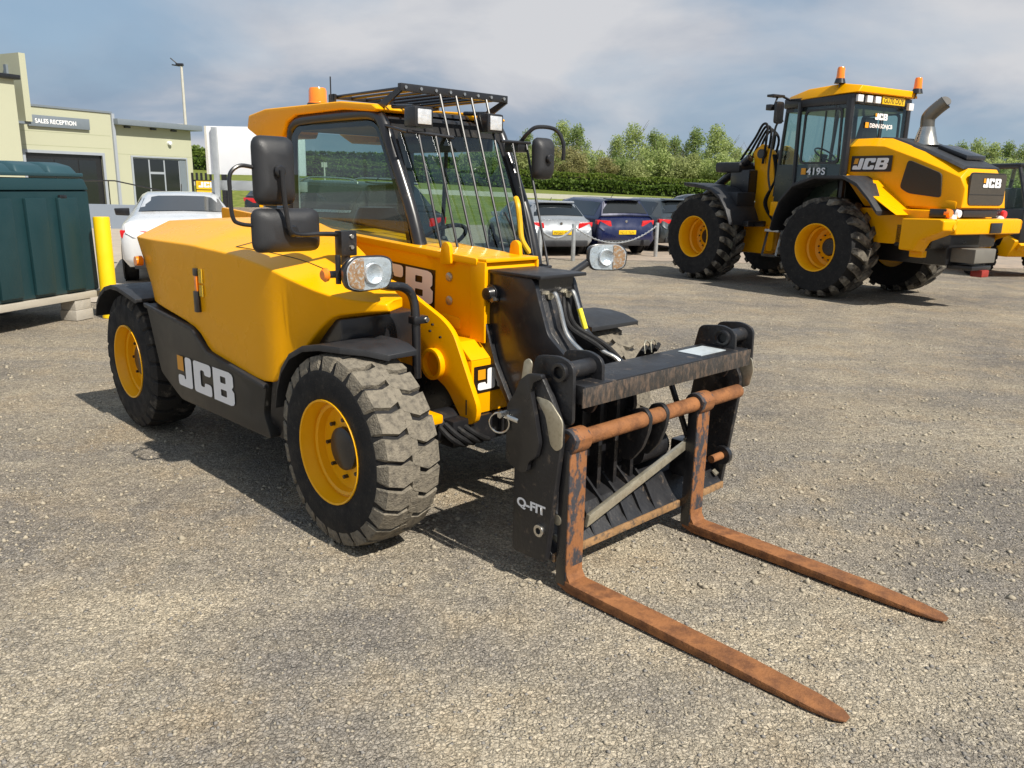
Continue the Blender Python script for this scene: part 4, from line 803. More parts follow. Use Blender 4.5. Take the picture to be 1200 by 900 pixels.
MB().loft([[(x, -w_, z0), (x, -w_ + .08, z1), (x, w_ - .08, z1), (x, w_, z0)] for x, w_, z0, z1 in ((-.08, .74, 3.06, 3.16), (.25, .76, 3.05, 3.21), (.9, .74, 3.02, 3.18), (1.30, .68, 2.99, 3.10), (1.44, .6, 2.97, 3.02))]).build('cab_roof', YEL, Q, .02, seg=3)
for y in (.62, .40, .20): box('roof_lamp', WHL, Q, -.045, .0, y - .07, y + .06, 2.93, 3.03, .008)
for y in (-.60,): 
    lb_ = box('roof_lamp', WHL, Q, -.08, -.03, y - .06, y + .06, 2.87, 2.98, .01)
box('number_plate', RUBY, Q, -.035, -.015, -.48, .08, 2.93, 3.045, .003); text('plate_lettering', 'GU70 DUY', frame((-.037, .05, 2.95), (0, -1, 0), (0, 0, 1)), .105, INK, Q, bold=.001)
text('window_lettering', 'DENNISONJCB', frame((.018, .25, 2.58), (0, -1, 0), (0, 0, 1)), .085, WHT, Q, bold=.002); box('window_badge', ORD, Q, .014, .018, .28, .36, 2.57, 2.65); letters(frame((.018, .14, 2.70), (0, -1, 0), (0, 0, 1)) @ Matrix.Diagonal((1.4, 1, 1, 1)), .095, WHT, Q, ORD)
text('door_lettering', '419S', frame((.73, .722, 1.86), (-1, 0, 0), (0, 0, 1)), .15, WHT, Q, bold=.003, xs=1.15, spacing=1.08); box('door_badge', ORD, Q, .75, .84, .716, .72, 1.86, 1.96)
MB().loft([[(.25, -.25, 1.5), (.6, -.25, 1.5), (.6, .25, 1.5), (.25, .25, 1.5)], [(.25, -.25, 1.85), (.7, -.25, 1.85), (.7, .25, 1.85), (.25, .25, 1.85)]]).build('seat_base', BLK, Q, .03)
MB().loft([[(.22, -.24, 1.85), (.36, -.24, 1.85), (.36, .24, 1.85), (.22, .24, 1.85)], [(.17, -.22, 2.4), (.29, -.22, 2.4), (.29, .22, 2.4), (.17, .22, 2.4)], [(.16, -.14, 2.75), (.26, -.14, 2.75), (.26, .14, 2.75), (.16, .14, 2.75)]]).build('seat_back', BLK, Q, .04)
Ms = Matrix.Translation((.98, 0, 2.2)) @ Matrix.Rotation(-.6, 4, 'Y'); MB().lathe([(.19 + .014 * math.cos(a), .014 * math.sin(a)) for a in [2 * PI * k / 6 for k in range(7)]], (0, 0, 0), 'z', 22).xf(Ms).build('steering_wheel', BLK, Q, smooth=60); tube('steering_column', BLK, Q, [(.98, 0, 2.2), (1.2, 0, 1.5)], .05, 8)
for x, y, z in ((.30, .70, 3.28), (-.10, -.66, 3.20)):
    b_ = MB().lathe([(.001, 0), (.065, 0), (.06, .03), (.056, .14), (.045, .165), (.001, .17)], (x, y, z), 'z', 20).build('beacon', ORL, Q, smooth=30); MB().lathe([(.001, -.07), (.085, -.07), (.065, .0), (.001, 0)], (x, y, z), 'z', 20).build('beacon_base', BLK, b_)
    tube('beacon_stalk', BLK, b_, [(x, y, z - .05), (x + .03, y * .98, 2.3 if y > 0 else 3.05)], .012, 6)
CHR2 = mat('brushed_stainless', (.55, .52, .46), .25, metal=1, var=.15, vscale=6)
ex = MB().lathe([(.20, 0), (.16, .06), (.11, .24), (.105, .26)], (-.78, 0, 2.30), 'z', 28).build('exhaust_cone', CHR2, Q, smooth=60)
MB().tube(smoothpath([(-.78, 0, 2.54), (-.77, 0, 2.66), (-.79, .0, 2.72), (-.88, -.03, 2.82), (-.97, -.06, 2.90)]), .098, 22, cap=False).build('exhaust_pipe', mat('sooty_stainless', (.22, .20, .165), .4, metal=.9, var=.15, vscale=3), ex, smooth=60)
MB().tube([(-.88, -.03, 2.82), (-.972, -.061, 2.902)], .09, 18).build('exhaust_bore', INK, ex)
MB().lathe([(.001, 0), (.075, .0), (.078, -.01)], (0, 0, 0), 'z', 24).xf(Matrix.Translation((-.985, -.04, 2.92)) @ Vector((-.7, .42, .58)).to_track_quat('Z', 'Y').to_matrix().to_4x4()).build('exhaust_mouth', INK, ex)
tube('mirror_arm', BLK, Q, [(1.2, .68, 3.02), (1.25, .85, 3.08), (1.28, 1.05, 3.07)], .02, 8); tube('mirror_arm', BLK, Q, [(1.26, .95, 3.08), (1.24, 1.03, 2.95)], .015, 8)
MB().loft([[(1.16 + t, .95 + a, 2.82 + b) for a, b in rnd([(-.06, -.17), (.12, -.17), (.12, .17), (-.06, .17)], .05)] for t in (0, .05)]).build('mirror', BLK, Q, .01); box('camera_box', BLK, Q, 1.26, 1.36, .98, 1.1, 2.86, 2.95, .01); box('mirror_top', BLK, Q, 1.2, 1.34, .85, 1.12, 3.06, 3.10, .01)
tube('hand_rail', BLK, Q, smoothpath([(1.32, .70, 2.72), (1.40, .76, 2.66), (1.45, .76, 2.4), (1.50, .74, 1.9), (1.46, .70, 1.6)]), .018, 8); box('step_frame', BLK, Q, .98, 1.28, .72, .98, .52, .56, .01)
for a in (.98, 1.28): tube('step_side', GALV if a < 1 else BLK, Q, [(a, .96, .54), (a, .86, .95)], .02, 6)
box('step_top', GALV, Q, .98, 1.28, .8, .95, .93, .97, .01); box('tank_panel', YEL, Q, 1.0, 1.42, .45, .72, 1.18, 1.42, .03)
# articulation and loader arms
prism('loader_tower', YEL, Q, rnd([(1.62, .55), (1.60, 1.2), (1.72, 1.8), (1.80, 2.25), (2.05, 2.40), (2.25, 2.25), (2.10, 1.7), (2.12, .9), (2.3, .55)], .06), 'y', .24, .34, .015)
prism('loader_tower', YEL, Q, rnd([(1.62, .55), (1.60, 1.2), (1.72, 1.8), (1.80, 2.25), (2.05, 2.40), (2.25, 2.25), (2.10, 1.7), (2.12, .9), (2.3, .55)], .06), 'y', -.34, -.24, .015)
box('front_chassis', YEL, Q, 1.75, 3.1, -.42, .42, .5, 1.0, .05); box('valve_block', BLK, Q, 2.1, 2.55, -.3, .55, 1.5, 1.95, .04); box('valve_cover', PLA, Q, 2.3, 2.9, -.25, .6, 1.9, 2.08, .05)
MB().tube([(2.2, .45, 2.15), (3.5, .45, 1.30)], .075, 14).build('lift_ram', BLK, Q); MB().loft([[(2.0, -.12, 2.3), (2.0, .12, 2.3), (2.15, .12, 2.05), (2.15, -.12, 2.05)], [(3.9, -.12, 1.0), (3.9, .12, 1.0), (3.8, .12, .75), (3.8, -.12, .75)]]).build('loader_arm', BLK, Q, .02)
MB().tube([(2.0, -.4, 2.22), (2.0, .42, 2.22)], .08, 16).build('tower_pin', BLK, Q)
for k in range(4):
    y = .16 + .08 * k; tube('hydraulic_hose', RUB, Q, smoothpath([(1.95, y, 2.05), (1.85 + .02 * k, y, 2.45 + .06 * k), (2.02, y, 2.62 + .03 * k), (2.18, y, 2.48), (2.32 + .05 * k, y, 2.12)]), .022, 7)
for k in range(3): tube('hydraulic_hose', RUB, Q, smoothpath([(1.68, .38 + .04 * k, 2.2), (1.62, .42, 1.8), (1.75, .44 + .03 * k, 1.4), (1.62, .40, 1.1)]), .018, 7)
box('side_tool_box', PLA, Q, 1.95, 2.5, .5, .95, 1.32, 1.56, .03)

# ------------------------------------------------------------------ second small telehandler at the right edge
S2 = empty('telehandler', (10.2, 16.8, 0), 1.75, 'small yellow telehandler with black cab at the right edge behind the wheel loader', 'telehandler')
def w2(x, y, s):
    e = empty('wheel', (0, 0, 0)); e.parent = S2; tyre_part(e, x, y, .40, .40, .2, .3, s, 18, .085, .025, RUB, rs=.31, seg=28); rim_part(e, x, y, .40, .2, .15, s, .07, .08, inset=.13, seg=24)
for x in (0, 2.4):
    for y, s in ((.75, 1), (-.75, -1)): w2(x, y, s)
prism('chassis', YEL, S2, rnd([(-.6, .42), (-.75, .75), (-.45, .85), (-.35, .62), (2.0, .55), (2.0, .42)], .04), 'y', -.6, .6, .03)
prism('body_panel', YEL, S2, [(-.8, .66), (-.45, .86), (-.35, .98), (-.35, .82), (-.7, .55)], 'y', -.5, .5, .02)
prism('lower_door', BLK, S2, rnd([(-.75, .72), (-.55, .50), (.7, .48), (.7, 1.35), (-.75, 1.35)], .06), 'y', -.3, .52, .03)
for a, b_ in (((-.78, -.3, 1.35), (-.45, -.3, 2.15)), ((-.78, .5, 1.35), (-.45, .5, 2.15)), ((.7, -.3, 1.35), (.6, -.3, 2.15)), ((.7, .5, 1.35), (.6, .5, 2.15)), ((-.45, .5, 2.15), (.6, .5, 2.15)), ((-.45, -.3, 2.15), (-.45, .5, 2.15))): tube('cab_pillar', BLK, S2, [a, b_], .04, 8)
MB().add([(-.75, -.27, 1.36), (-.75, .47, 1.36), (-.45, .47, 2.12), (-.45, -.27, 2.12)], [(0, 1, 2, 3)]).build('rear_glass', GLS, S2); MB().add([(-.72, .505, 1.36), (.66, .505, 1.36), (.58, .505, 2.12), (-.43, .505, 2.12)], [(0, 1, 2, 3)]).build('door_glass', GLS, S2)
box('cab_roof', BLK, S2, -.5, .68, -.34, .54, 2.14, 2.22, .03); box('seat', BLK, S2, -.2, .3, -.1, .3, 1.2, 1.75, .06); box('boom', YEL, S2, -1.0, 3.0, -.62, -.36, 1.1, 1.35, .03); box('engine_cover', YEL, S2, -.5, 1.9, -.9, -.64, .7, 1.2, .06)

# ------------------------------------------------------------------ cars
def car(name, label, loc, rz, paint, L_=4.3, W_=1.76, H_=1.42, est=0.0, plate=None, logo=False, group=None, sc=1, sedan=False, lamp_w=.30, plate_col=RUBY, rails=False):
    e = empty(name, loc, rz, label, 'car', group); e.scale = (sc, sc, sc)
    h = H_ / 1.42; w = W_ / 2
    #  x, zb, w, z_low, z_shoulder, w_roof, z_roof     (x measured forwards from the rear bumper)
    if sedan: st = [(0, .34, .74, .45, .72, .70, .74), (.05, .30, .86, .45, .78, .80, .80), (.12, .28, w * .99, .45, .93, .72, .97), (.30, .26, w, .45, .95, .70, 1.02), (.62, .24, w, .45, .95, .66, 1.05), (1.35, .22, w, .45, .94, .56, 1.32), (1.8, .22, w, .45, .93, .57, 1.36)]
    else: st = [(0, .34, .74, .45, .62, .70, .64), (.05, .30, .85, .45, .68, .80, .72), (.10, .28, w * .98, .45, .90, .72, .93), (.18, .26, w, .45, .94, .72, .96), (.24 - est * .4, .24, w, .45, .95, .70, 1.0), (.62 - est, .22, w, .45, .95, .56, 1.37), (.9 - est * .6, .22, w, .45, .94, .57, 1.40)]
    st += [(2.2, .20, w, .45, .92, .58, 1.42 if not sedan else 1.37), (2.75, .20, w, .45, .91, .57, 1.35), (3.35, .22, w, .45, .90, .70, .97), (3.6, .22, w, .45, .86, .70, .92), (4.1, .24, w * .95, .42, .74, .64, .80), (4.28, .28, w * .8, .42, .60, .5, .66)]
    k = L_ / 4.3; SS = []
    for x, zb, ww, zl, zs, wr, zr in st:
        x *= k; SS.append([(x, 0, zb), (x, ww * .9, zb), (x, ww, zl * .9), (x, ww * 1.0, (zl + zs) / 2), (x, ww * .97, zs * h - .06), (x, ww * .93, zs * h), (x, wr + .03, (zr * .9 + zs * .1) * h if zr > zs + .1 else zr * h), (x, wr - .06, zr * h + .005), (x, 0, zr * h + .02)])
    full = [s_ + [(x, -y, z) for x, y, z in reversed(s_[1:-1])] for s_ in SS]
    MB().loft(full).build('body', paint, e, smooth=38, weld=True)
    def S(i, j):
        i0 = min(int(i), len(SS) - 2); j0 = min(int(j), 7); a, b_ = i - i0, j - j0
        p = Vector(SS[i0][j0]) * (1 - a) * (1 - b_) + Vector(SS[i0 + 1][j0]) * a * (1 - b_) + Vector(SS[i0][j0 + 1]) * (1 - a) * b_ + Vector(SS[i0 + 1][j0 + 1]) * a * b_; return p
    def patch(name, i0, i1, j0, j1, m_, off, both=True, n=6, par=None):
        for sg in ((1, -1) if both else (1,)):
            V = []; F_ = []
            for a in range(n + 1):
                for b_ in range(n + 1):
                    i = i0 + (i1 - i0) * a / n; j = j0 + (j1 - j0) * b_ / n; p = S(i, j)
                    du = S(min(i + .05, len(SS) - 1), j) - S(max(i - .05, 0), j); dv = S(i, min(j + .05, 8)) - S(i, max(j - .05, 0)); nn_ = dv.cross(du)
                    if nn_.length < 1e-8: nn_ = Vector((0, 0, 1))
                    nn_.normalize()
                    if nn_.y < 0 and abs(nn_.y) > .3: nn_ = -nn_
                    if abs(nn_.y) <= .3 and nn_.z < 0: nn_ = -nn_
                    p = p + nn_ * off; V.append((p.x, p.y * sg, p.z))
            for a in range(n):
                for b_ in range(n): q0 = a * (n + 1) + b_; F_.append((q0, q0 + 1, q0 + n + 2, q0 + n + 1))
            MB().add(V, F_).build(name, m_, par or e, smooth=60)
    rr = 4; 
    ri = (4.12, 4.93)
    patch('side_window', 5.15, 6.9 + (0 if sedan else 0), 5.12, 5.95, GLD, .006); patch('side_window', 7.05, 8.5, 5.12, 5.95, GLD, .006)
    # rear screen
    a_, b_ = S(ri[0], 7), S(ri[1], 7); V = []
    for t in (0, .5, 1):
        i = ri[0] + (ri[1] - ri[0]) * t; c0 = S(i, 8); c1 = S(i, 6.1)
        V.append([(c0.x - .008, 0, c0.z + .012), (c0.x - .008, c1.y * .6, c0.z + .006), (c1.x - .004, c1.y * .97, c1.z + .012)])
    VV = []; FF = []
    for rw in V: VV += [(x, -y, z) for x, y, z in reversed(rw[1:])] + rw
    for r_ in range(2):
        for c_ in range(4): q0 = r_ * 5 + c_; FF.append((q0, q0 + 1, q0 + 6, q0 + 5))
    MB().add(VV, FF).build('rear_screen', GLD, e, smooth=60)
    f0, f1 = S(8.95, 8), S(8.1, 8); MB().add([(f0.x, -.66, f0.z + .02), (f0.x, .66, f0.z + .02), (f1.x, .52, f1.z + .02), (f1.x, -.52, f1.z + .02)], [(0, 1, 2, 3)]).build('windscreen', GLD, e)
    if not sedan: MB().loft([[(S(5, 8).x - .14, y, S(5, 8).z - .005) for y in (-.5, .5)] + [(S(5, 8).x + .04, y, S(5, 8).z + .02) for y in (.55, -.55)], [(S(5, 8).x - .14, y, S(5, 8).z + .02) for y in (-.5, .5)] + [(S(5, 8).x + .04, y, S(5, 8).z + .045) for y in (.55, -.55)]]).build('spoiler', paint, e, .008)
    zl = (.80 if not sedan else .74) * h
    for sg in (1, -1):
        P = rnd([(sg * w * .52, zl - .07), (sg * w * .985, zl - .02), (sg * w * 1.0, zl + .10), (sg * w * .56, zl + .08)], .025)
        MB().loft([[(.22, y, z) for y, z in P], [(.045 + .05 * (abs(y) > w * .8), y, z) for y, z in P]]).build('rear_lamp', REDL, e, .01)
        m_ = MB().loft([[(2.75 * k + t, sg * (w + .03 + o), 1.0 * h + b_) for o, b_ in ((-.08, -.07), (.15, -.06), (.17, .06), (-.08, .07))] for t in (0, .12)]).build('door_mirror', paint if paint is not WP else BLK, e, .02)
    box('lower_bumper', PLA, e, -.025, .3, -w * .82, w * .82, .26, .42, .03); box('number_plate', plate_col, e, -.018 if not sedan else -.02, .02, -.26, .26, (.56 if not sedan else .5), (.67 if not sedan else .61), .004)
    if plate: text('plate_lettering', plate, frame((-.020, .23, .575), (0, -1, 0), (0, 0, 1)), .095, INK, e)
    if logo: MB().lathe([(.001, -.012), (.035, -.01), (.04, 0)], (.075, 0, .86 * h), 'x', 16).build('badge', CHR, e)
    if rails:
        for sg in (1, -1): tube('roof_rail', CHR, e, smoothpath([(.75, sg * .56, 1.40 * h), (1.0, sg * .56, 1.455 * h), (2.2, sg * .56, 1.475 * h), (2.6, sg * .55, 1.41 * h)]), .018, 6)
        for sg in (1, -1): patch('window_trim', 5.1, 8.6, 5.0, 5.1, CHR, .01, n=8); break
    tube('aerial', BLK, e, [(1.0, 0, 1.41 * h), (.85, 0, 1.52 * h)], .008, 5)
    for x in (.82 * k, 3.42 * k):
        for sg in (1, -1):
            MB().lathe([(.001, -.01), (.34, -.01), (.36, .0), (.36, .01), (.001, .01)], (x, sg * (w - .003), .33), 'y', 24).build('wheel_arch', INK, e)
            we = MB().lathe([(.20, -.1), (.29, -.105), (.315, -.08), (.315, .08), (.29, .105), (.20, .1)], (x, sg * (w - .08), .315), 'y', 28).build('wheel', RUB, e, smooth=50)
            MB().lathe([(.001, sg * .06), (.05, sg * .07), (.06, sg * .05), (.17, sg * .06), (.205, sg * .095), (.21, sg * .09)], (x, sg * (w - .08), .315), 'y', 24).build('alloy', BLK, we)
            sk_ = MB()
            for q in range(5):
                a = q * 2 * PI / 5; sk_.tube([(x + .04 * math.cos(a), sg * (w - .08) + sg * .085, .315 + .04 * math.sin(a)), (x + .195 * math.cos(a), sg * (w - .08) + sg * .09, .315 + .195 * math.sin(a))], .02, 6)
            sk_.build('spokes', GALV, we)
    return e
def paint(n_, c, metal=.3): return mat(n_, c, .28, metal=metal, coat=.8, var=.04)
WP = paint('white_car_paint', (.62, .63, .64), 0); SP = paint('silver_car_paint', (.27, .29, .31), .3); BP = paint('blue_car_paint', (.005, .010, .055), .1); KP = paint('black_car_paint', (.012, .016, .02), .2); GP = paint('grey_car_paint', (.04, .05, .055), .3)
car('parked_car', 'white coupe with dark rear screen parked just behind the telehandler', (-4.98, 12.35, 0), math.radians(113), WP, 4.6, 1.82, 1.40, sedan=True, logo=True)
car('parked_car', 'silver hatchback with red lamps beside the blue estate', (1.08, 18.9, 0), math.radians(108), SP, 4.3, 1.76, 1.38, plate='WG63 JBE', logo=True, sc=.9)
car('parked_car', 'dark blue estate car with yellow plate between the silver and the dark grey cars', (2.68, 19.6, 0), math.radians(113), BP, 4.3, 1.74, 1.48, est=.25, plate='YC17 TUV', logo=True, sc=.9)
car('parked_car', 'dark grey hatchback half hidden by the front tyre of the wheel loader', (4.45, 21.1, 0), math.radians(112), GP, 4.4, 1.8, 1.44, logo=True, sc=.92)
car('parked_car', 'black car farthest right of the row, only its roof showing over the grey one', (6.6, 24.2, 0), math.radians(112), KP, 4.4, 1.8, 1.5, sc=.95)
car('parked_car', 'dark estate car with chrome roof rails seen through the cab windows of the telehandler', (-1.85, 14.4, 0), math.radians(136), KP, 4.6, 1.86, 1.60, est=.15, rails=True, logo=True)
car('parked_car', 'black car with one bright red tail lamp showing below the mirror arm loop', (-7.75, 26.0, 0), math.radians(84), KP, 4.4, 1.84, 1.66)
# posts and chain
pp_ = [(3.36, 19.45), (1.28, 17.9), (.50, 16.3)]
lb = ('galvanised post nearest the wheel loader tyre at the end of the chain', 'galvanised post standing in front of the blue estate car', 'galvanised post beside the telehandler cab in front of the silver car')
for (x, y), l_ in zip(pp_, lb):
    p_ = empty('barrier_post', (x, y, 0), 0, l_, 'post', 'galvanised posts along the car park'); MB().tube([(0, 0, 0), (0, 0, .80)], .045, 14).build('tube', GALV, p_, .004); MB().tube([(0, 0, .70), (-.06, 0, .70)], .012, 8).build('chain_eye', GALV, p_)
def chain(a, b_, sag, label):
    P = [Vector(a).lerp(Vector(b_), t / 24) - Vector((0, 0, sag * 4 * (t / 24) * (1 - t / 24))) for t in range(25)]
    m = MB(); c_ = MB().tube(P, .011, 6)
    for i in range(24):
        for j in range(2):
            p = P[i].lerp(P[i + 1], j / 2 + .25); c_.lathe([(.02, -.006), (.028, 0), (.02, .006)], p, 'xyz'[(i * 2 + j) % 2 + 1], 6)
    tag(c_.build('chain', GALV), label, 'chain', 'chains between the posts')
chain((3.33, 19.42, .72), (1.31, 17.92, .72), .36, 'long sagging chain in front of the blue estate'); chain((1.26, 17.88, .72), (.52, 16.32, .72), .18, 'shorter chain running from the middle post towards the telehandler cab')

# ------------------------------------------------------------------ oil tank, planks, bollard
TK = empty('storage_tank', (-4.87, 9.45, 0), math.radians(76), 'dark green moulded plastic tank with ribbed sides standing on planks and blocks', 'tank')
GRN = mat('green_plastic', (.009, .036, .042), .42, var=.12, vscale=3, bump=.15, bscale=30); GRNL = mat('green_plastic_lid', (.02, .06, .075), .45, var=.12, vscale=4)
# local x along the visible face (positive = away), y to the left (into the tank)
MB().loft([[(.0, .0, .31), (-2.3, .0, .31), (-2.3, 1.3, .31), (.0, 1.3, .31)], [(-.01, .02, 1.44), (-2.28, .02, 1.44), (-2.28, 1.28, 1.44), (-.01, 1.28, 1.44)]]).build('tank_body', GRN, TK, .03, seg=3)
MB().loft([[(-.02, .0, 1.44), (-2.28, .0, 1.44), (-2.28, 1.3, 1.44), (-.02, 1.3, 1.44)], [(-.05, .03, 1.565), (-2.25, .03, 1.565), (-2.25, 1.27, 1.565), (-.05, 1.27, 1.565)]]).build('tank_shoulder', GRN, TK, .02)
box('lid_rim', GRNL, TK, -2.26, -.06, .02, 1.28, 1.585, 1.625, .012)
for k in range(5):
    x1 = -.10 - .44 * k; MB().loft([[(x1, .06, 1.62), (x1 - .40, .06, 1.62), (x1 - .40, 1.2, 1.62), (x1, 1.2, 1.62)], [(x1 - .03, .12, 1.70), (x1 - .36, .12, 1.70), (x1 - .36, 1.1, 1.70), (x1 - .03, 1.1, 1.70)], [(x1 - .08, .25, 1.735), (x1 - .33, .25, 1.735), (x1 - .33, 1.0, 1.735), (x1 - .08, 1.0, 1.735)]]).build('lid_rib', GRNL, TK, .02, smooth=50)
for k in range(5):
    x1 = -.24 - .44 * k; MB().hexa([(x1, .002, .35), (x1 - .27, .002, .35), (x1 - .27, .05, .35), (x1, .05, .35)], [(x1, .016, 1.36), (x1 - .27, .016, 1.36), (x1 - .27, .06, 1.36), (x1, .06, 1.36)]).xf(Matrix.Translation((0, -.042, 0))).build('tank_rib', GRN, TK, .012)
box('tank_latch', BLK, TK, -.48, -.38, -.025, .01, 1.33, 1.39, .01)
WOOD = mat('pale_timber', (.42, .38, .31), .8, var=.2, vscale=3, stretch=(1, 8, 8), bump=.3)
pl = empty('timber_plank', (-4.87, 9.45, 0), math.radians(76), 'pale timber planks laid under the green tank', 'planks')
box('plank', WOOD, pl, -2.6, .06, -.05, .16, .235, .305, .004); box('plank', WOOD, pl, -2.6, .06, 1.1, 1.3, .235, .305, .004)
CB = mat('concrete_block', (.38, .35, .30), .9, var=.2, vscale=12, bump=.5, bscale=60)
for i, (x, y) in enumerate(((-.30, -.05), (-2.2, -.05), (-.3, 1.08), (-2.2, 1.08))):
    bk = empty('concrete_block', Vector((-4.87, 9.45, 0)) + Matrix.Rotation(math.radians(76), 3, 'Z') @ Vector((x, y, 0)), math.radians(76), ('pair of stacked concrete blocks holding up the near end of the plank', 'hidden concrete blocks under the frame-side end of the tank planks', 'concrete blocks under the back plank of the tank', 'concrete blocks under the far corner of the tank')[i], 'blocks')
    if i != 0 and i != 2: bk.location = Vector(bk.location)
    box('block', CB, bk, -.16, .10, .0, .22, 0, .115, .008); box('block', CB, bk, -.15, .09, .01, .21, .117, .233, .008)
bo = empty('bollard', (-4.70, 9.30, 0), 0, 'bright yellow bollard tube between the green tank and the telehandler', 'bollard')
MB().lathe([(.001, 0), (.088, 0), (.088, 1.135), (.083, 1.15), (.001, 1.15)], (0, 0, 0), 'z', 28).build('post', mat('bollard_yellow', (.85, .56, .003), .4, var=.04), bo, smooth=40)

# ------------------------------------------------------------------ sales building
A = Vector((-14.0, 36.0, 0)); dW = Vector((-.47, -.883, 0)).normalized()
BB = empty('reception_building', A, math.atan2(dW.y, dW.x), 'pale green rendered single storey building with grey fascia and dark glazed windows', 'building')
# local: x along the wall towards the camera, y = to the right of travel direction is towards viewer (negative/positive below)
GW = mat('pale_green_render', (.44, .445, .32), .85, var=.03, vscale=2); GRY = mat('grey_fascia', (.17, .20, .23), .5, var=.05); GRYL = mat('grey_frame', (.33, .36, .40), .5, var=.05)
s_ = 1  # visible side is local +y
def wseg(x0, x1, z0, z1, y0=-.3, y1=0.0, nm='wall', m_=GW): return box(nm, m_, BB, x0, x1, y0, y1, z0, z1)
H1, H2 = 3.55, 3.95; w0, w1 = .35, 2.95; d0, d1 = 4.3, 7.3; zh = 2.36
wseg(0, w0, 0, H1); wseg(w1, 3.72, 0, H1); wseg(w0, w1, zh, H1); wseg(w0, w1, 0, .25)
wseg(3.72, d0 - .02, 0, H2, -.3, .02); wseg(d0 - .02, d1, zh, H2, -.3, .02); wseg(d1, 8.6, 0, H2, -.3, .02)
box('side_wall', GW, BB, 0, .3, -9, -.3, 0, H1); box('rear_block', GW, BB, 0, 8.6, -9.2, -9, 0, H1); box('flat_roof', GRY, BB, .3, 8.6, -9, -.3, H1 - .2, H1 - .05)
for x0, x1, z in ((3.85, 8.6, 2.62), (3.85, 8.6, 3.1)): box('panel_joint', mat('joint_green', (.3, .32, .2), .9), BB, x0, x1, .02, .022, z, z + .015)
box('panel_joint', MATS['joint_green'], BB, 0, 3.7, .0, .002, 2.45, 2.465)
box('fascia', GRY, BB, -.35, 3.72, -.5, .35, H1, H1 + .22, .01); box('parapet_cap', GRY, BB, 3.72, 8.6, -.4, .06, H2, H2 + .07)
for x in (.9, 1.9, 3.1): box('soffit_light', BLK, BB, x - .12, x + .12, .0, .1, H1 - .09, H1 - .02)
box('down_pipe', GRYL, BB, 3.66, 3.78, .02, .10, 0, H2)
ww_ = box('window', GRYL, BB, w0, w1, -.10, -.04, .25, zh)
for a, b_ in ((w0 + .0, w0 + .32),): box('blue_panel', GRY, ww_, a, b_, -.035, -.02, .25, zh)
for a, b_ in ((w0 + .36, w0 + 1.05), (w0 + 1.12, w0 + 1.78), (w0 + 1.85, w1 - .05)): box('glass_pane', GLD, ww_, a, b_, -.036, -.03, .3, zh - .06 if a != w0 + 1.12 else 1.72)
box('glass_pane', GLD, ww_, w0 + 1.12, w0 + 1.78, -.036, -.03, 1.82, zh - .06)
for x0, x1, z0, z1 in ((w0 - .06, w0, .2, zh + .06), (w1, w1 + .08, .2, zh + .06), (w0, w1, zh, zh + .06)): box('window_frame', GRYL, ww_, x0, x1, .0, .03, z0, z1)
dd_ = box('entrance_window', BLK, BB, d0, d1, -.10, -.04, 0, zh)
for a, b_ in ((d0 + .25, d0 + .95), (d0 + 1.0, d0 + 1.9), (d0 + 1.95, d1 - .05)): box('glass_pane', GLD, dd_, a, b_, -.036, -.03, .05, zh - .2)
for x0, x1, z0, z1 in ((d0 - .10, d0, 0, zh + .10), (d1, d1 + .1, 0, zh + .1), (d0, d1, zh, zh + .10)): box('window_frame', GRYL, dd_, x0, x1, .02, .06, z0, z1)
sg_ = box('sign_board', GRY, BB, 4.75, 7.1, .03, .12, 3.27, 3.66, .01)
Msg = frame((6.86, .125, 3.39), (-1, 0, 0), (0, 0, 1)); text('sign_lettering', 'SALES RECEPTION', Msg, .21, WHT, sg_, bold=.005, xs=.92)
MB().lathe([(.001, .0), (.09, .0), (.08, .12), (.001, .15)], (1.15, .0, 2.98), 'y', 14).build('wall_lamp', WHL, BB)
# wing wall and front block
box('wing_wall', GW, BB, 7.5, 7.72, -3.2, 1.0, 3.36, 5.55); box('wing_canopy', GRY, BB, 7.49, 8.6, -3.0, .9, 3.28, 3.36)
box('front_block', GW, BB, 8.35, 15, -3.0, 1.6, 0, 4.6); box('block_roof', BLK, BB, 8.2, 15, -3.1, 1.75, 4.6, 4.75, .02); box('down_pipe', BLK, BB, 8.26, 8.345, 1.3, 1.4, 0, 4.6); box('wing_pipe', GRY, BB, 7.722, 7.8, .2, .35, 4.2, 5.2)
rw = empty('ramp_wall', (-12.95, 25.6, 0), 0, 'low grey ramp wall in front of the reception building', 'wall'); box('wall_face', mat('grey_blue_wall', (.24, .28, .34), .8, var=.06), rw, -2.5, 3.0, 0, .25, 0, .74)
ra = empty('ramp_handrail', (-12.95, 26.2, 0), 0, 'thin dark handrail above the grey ramp wall', 'handrail')
tube('rail', BLK, ra, [(-2.0, 0, 1.42), (-.2, 0, 1.46), (.25, 0, 1.46), (2.6, 0, 1.02)], .022, 6)
for x, z in ((-1.8, 1.42), (.05, 1.46), (2.2, 1.1)): tube('post', BLK, ra, [(x, 0, .0), (x, 0, z)], .018, 6)
cp_ = empty('camera_pole', (-16.35, 41.5, 0), 0, 'tall white camera pole rising behind the reception building', 'pole')
MB().tube([(0, 0, 0), (0, 0, 6.85)], .085, 12, r2=.06).build('pole', PALE, cp_); box('camera', PALE, cp_, -.45, -.1, -.1, .1, 4.0, 4.17, .02); box('camera', BLK, cp_, -.25, .1, -.08, .08, 6.85, 6.97, .02); tube('camera_arm', BLK, cp_, [(0, 0, 6.8), (-.5, 0, 7.2)], .03, 6); tube('camera_arm', BLK, cp_, [(-.1, 0, 6.85), (-.45, 0, 6.9)], .03, 6)
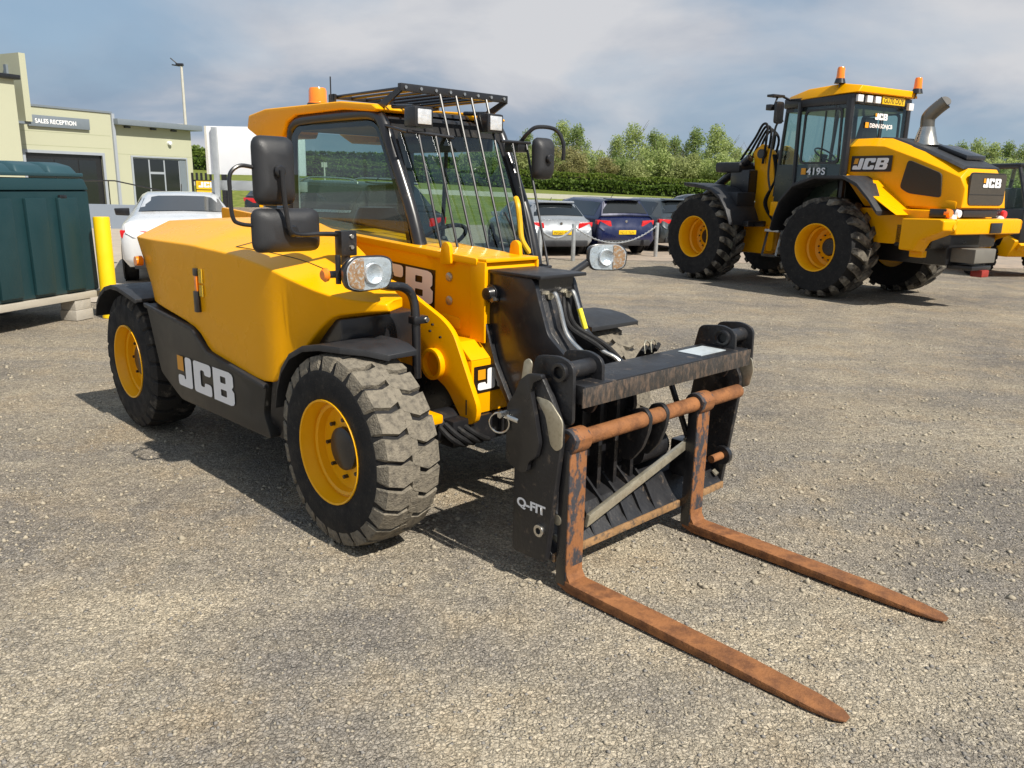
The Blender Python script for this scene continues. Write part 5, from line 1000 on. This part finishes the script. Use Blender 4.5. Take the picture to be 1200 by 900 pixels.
# notice board, signs, fence
nb_ = empty('notice_board', (-5.30, 14.6, 0), 0, 'large blank white board on galvanised posts behind the telehandler cab', 'board')
box('panel', mat('white_board', (.74, .75, .77), .6, var=.03, bump=.1, bscale=4), nb_, -.1, 1.6, 0, .05, 1.67, 2.48, .004); box('edge_board', PALE, nb_, -.13, -.1, -.02, .07, 1.67, 2.48); box('post', GALV, nb_, .0, .09, -.06, -.002, 0, 2.46, .004); box('post', GALV, nb_, 1.4, 1.49, -.06, -.002, 0, 2.46, .004)
box('lower_rail', GALV, nb_, -.04, 1.6, .052, .10, 1.40, 1.57, .004); box('lower_rail_end', GALV, nb_, -.09, -.04, .052, .12, .7, 1.57)
ys = empty('yard_sign', (-7.05, 18.2, 0), math.radians(8), 'small yellow and brown sign with a white logo under the fence', 'sign')
box('sign_face', DEC, ys, .0, .52, 0, .05, 1.0, 1.56, .004); box('sign_stripe', RUBY, ys, .02, .5, -.006, -.001, 1.36, 1.54); letters(frame((.07, -.008, 1.40), (1, 0, 0), (0, 0, 1)) @ Matrix.Diagonal((1.35, 1, 1, 1)), .12, WHT, ys, ORD)
for z in (1.28, 1.19, 1.10, 1.02): box('sign_stripe', RUBY, ys, .02, .5, -.006, -.001, z, z + .06)
for x in (.04, .46): box('leg', BLK, ys, x - .02, x + .02, .05, .09, 0, 1.5)
fe = empty('palisade_fence', (-9.6, 24.5, 0), math.radians(-5), 'dark steel palisade fence panels beside the reception building', 'fence')
for k in range(6): box('pale', BLK, fe, .14 * k, .14 * k + .06, 0, .03, 0, 1.75)
for z in (.4, 1.5): box('rail', BLK, fe, 0, .95, .03, .07, z, z + .05)
box('fence_post', BLK, fe, .9, 1.02, .05, .17, 0, 2.1)
me_ = empty('mini_excavator', (-6.5, 22.0, 0), 0, 'small yellow machine body showing under the big mirror', 'machine'); prism('body', YEL, me_, rnd([(-.35, .68), (.9, .68), (.9, 1.0), (.2, 1.02), (-.1, 1.12), (-.35, 1.12)], .05), 'y', 0, .9, .03)
letters(frame((-.27, -.003, .95), (1, 0, 0), (0, 0, 1)), .1, WHT, me_, ORD, badge=False); MB().tube([(.0, .1, .7), (.0, .8, .7)], .32, 18).build('track', RUB, me_); MB().tube([(.8, .1, .7), (.8, .8, .7)], .32, 18).build('track', RUB, me_); box('undercarriage', BLK, me_, -.2, 1.0, .1, .8, 0, .72, .05)
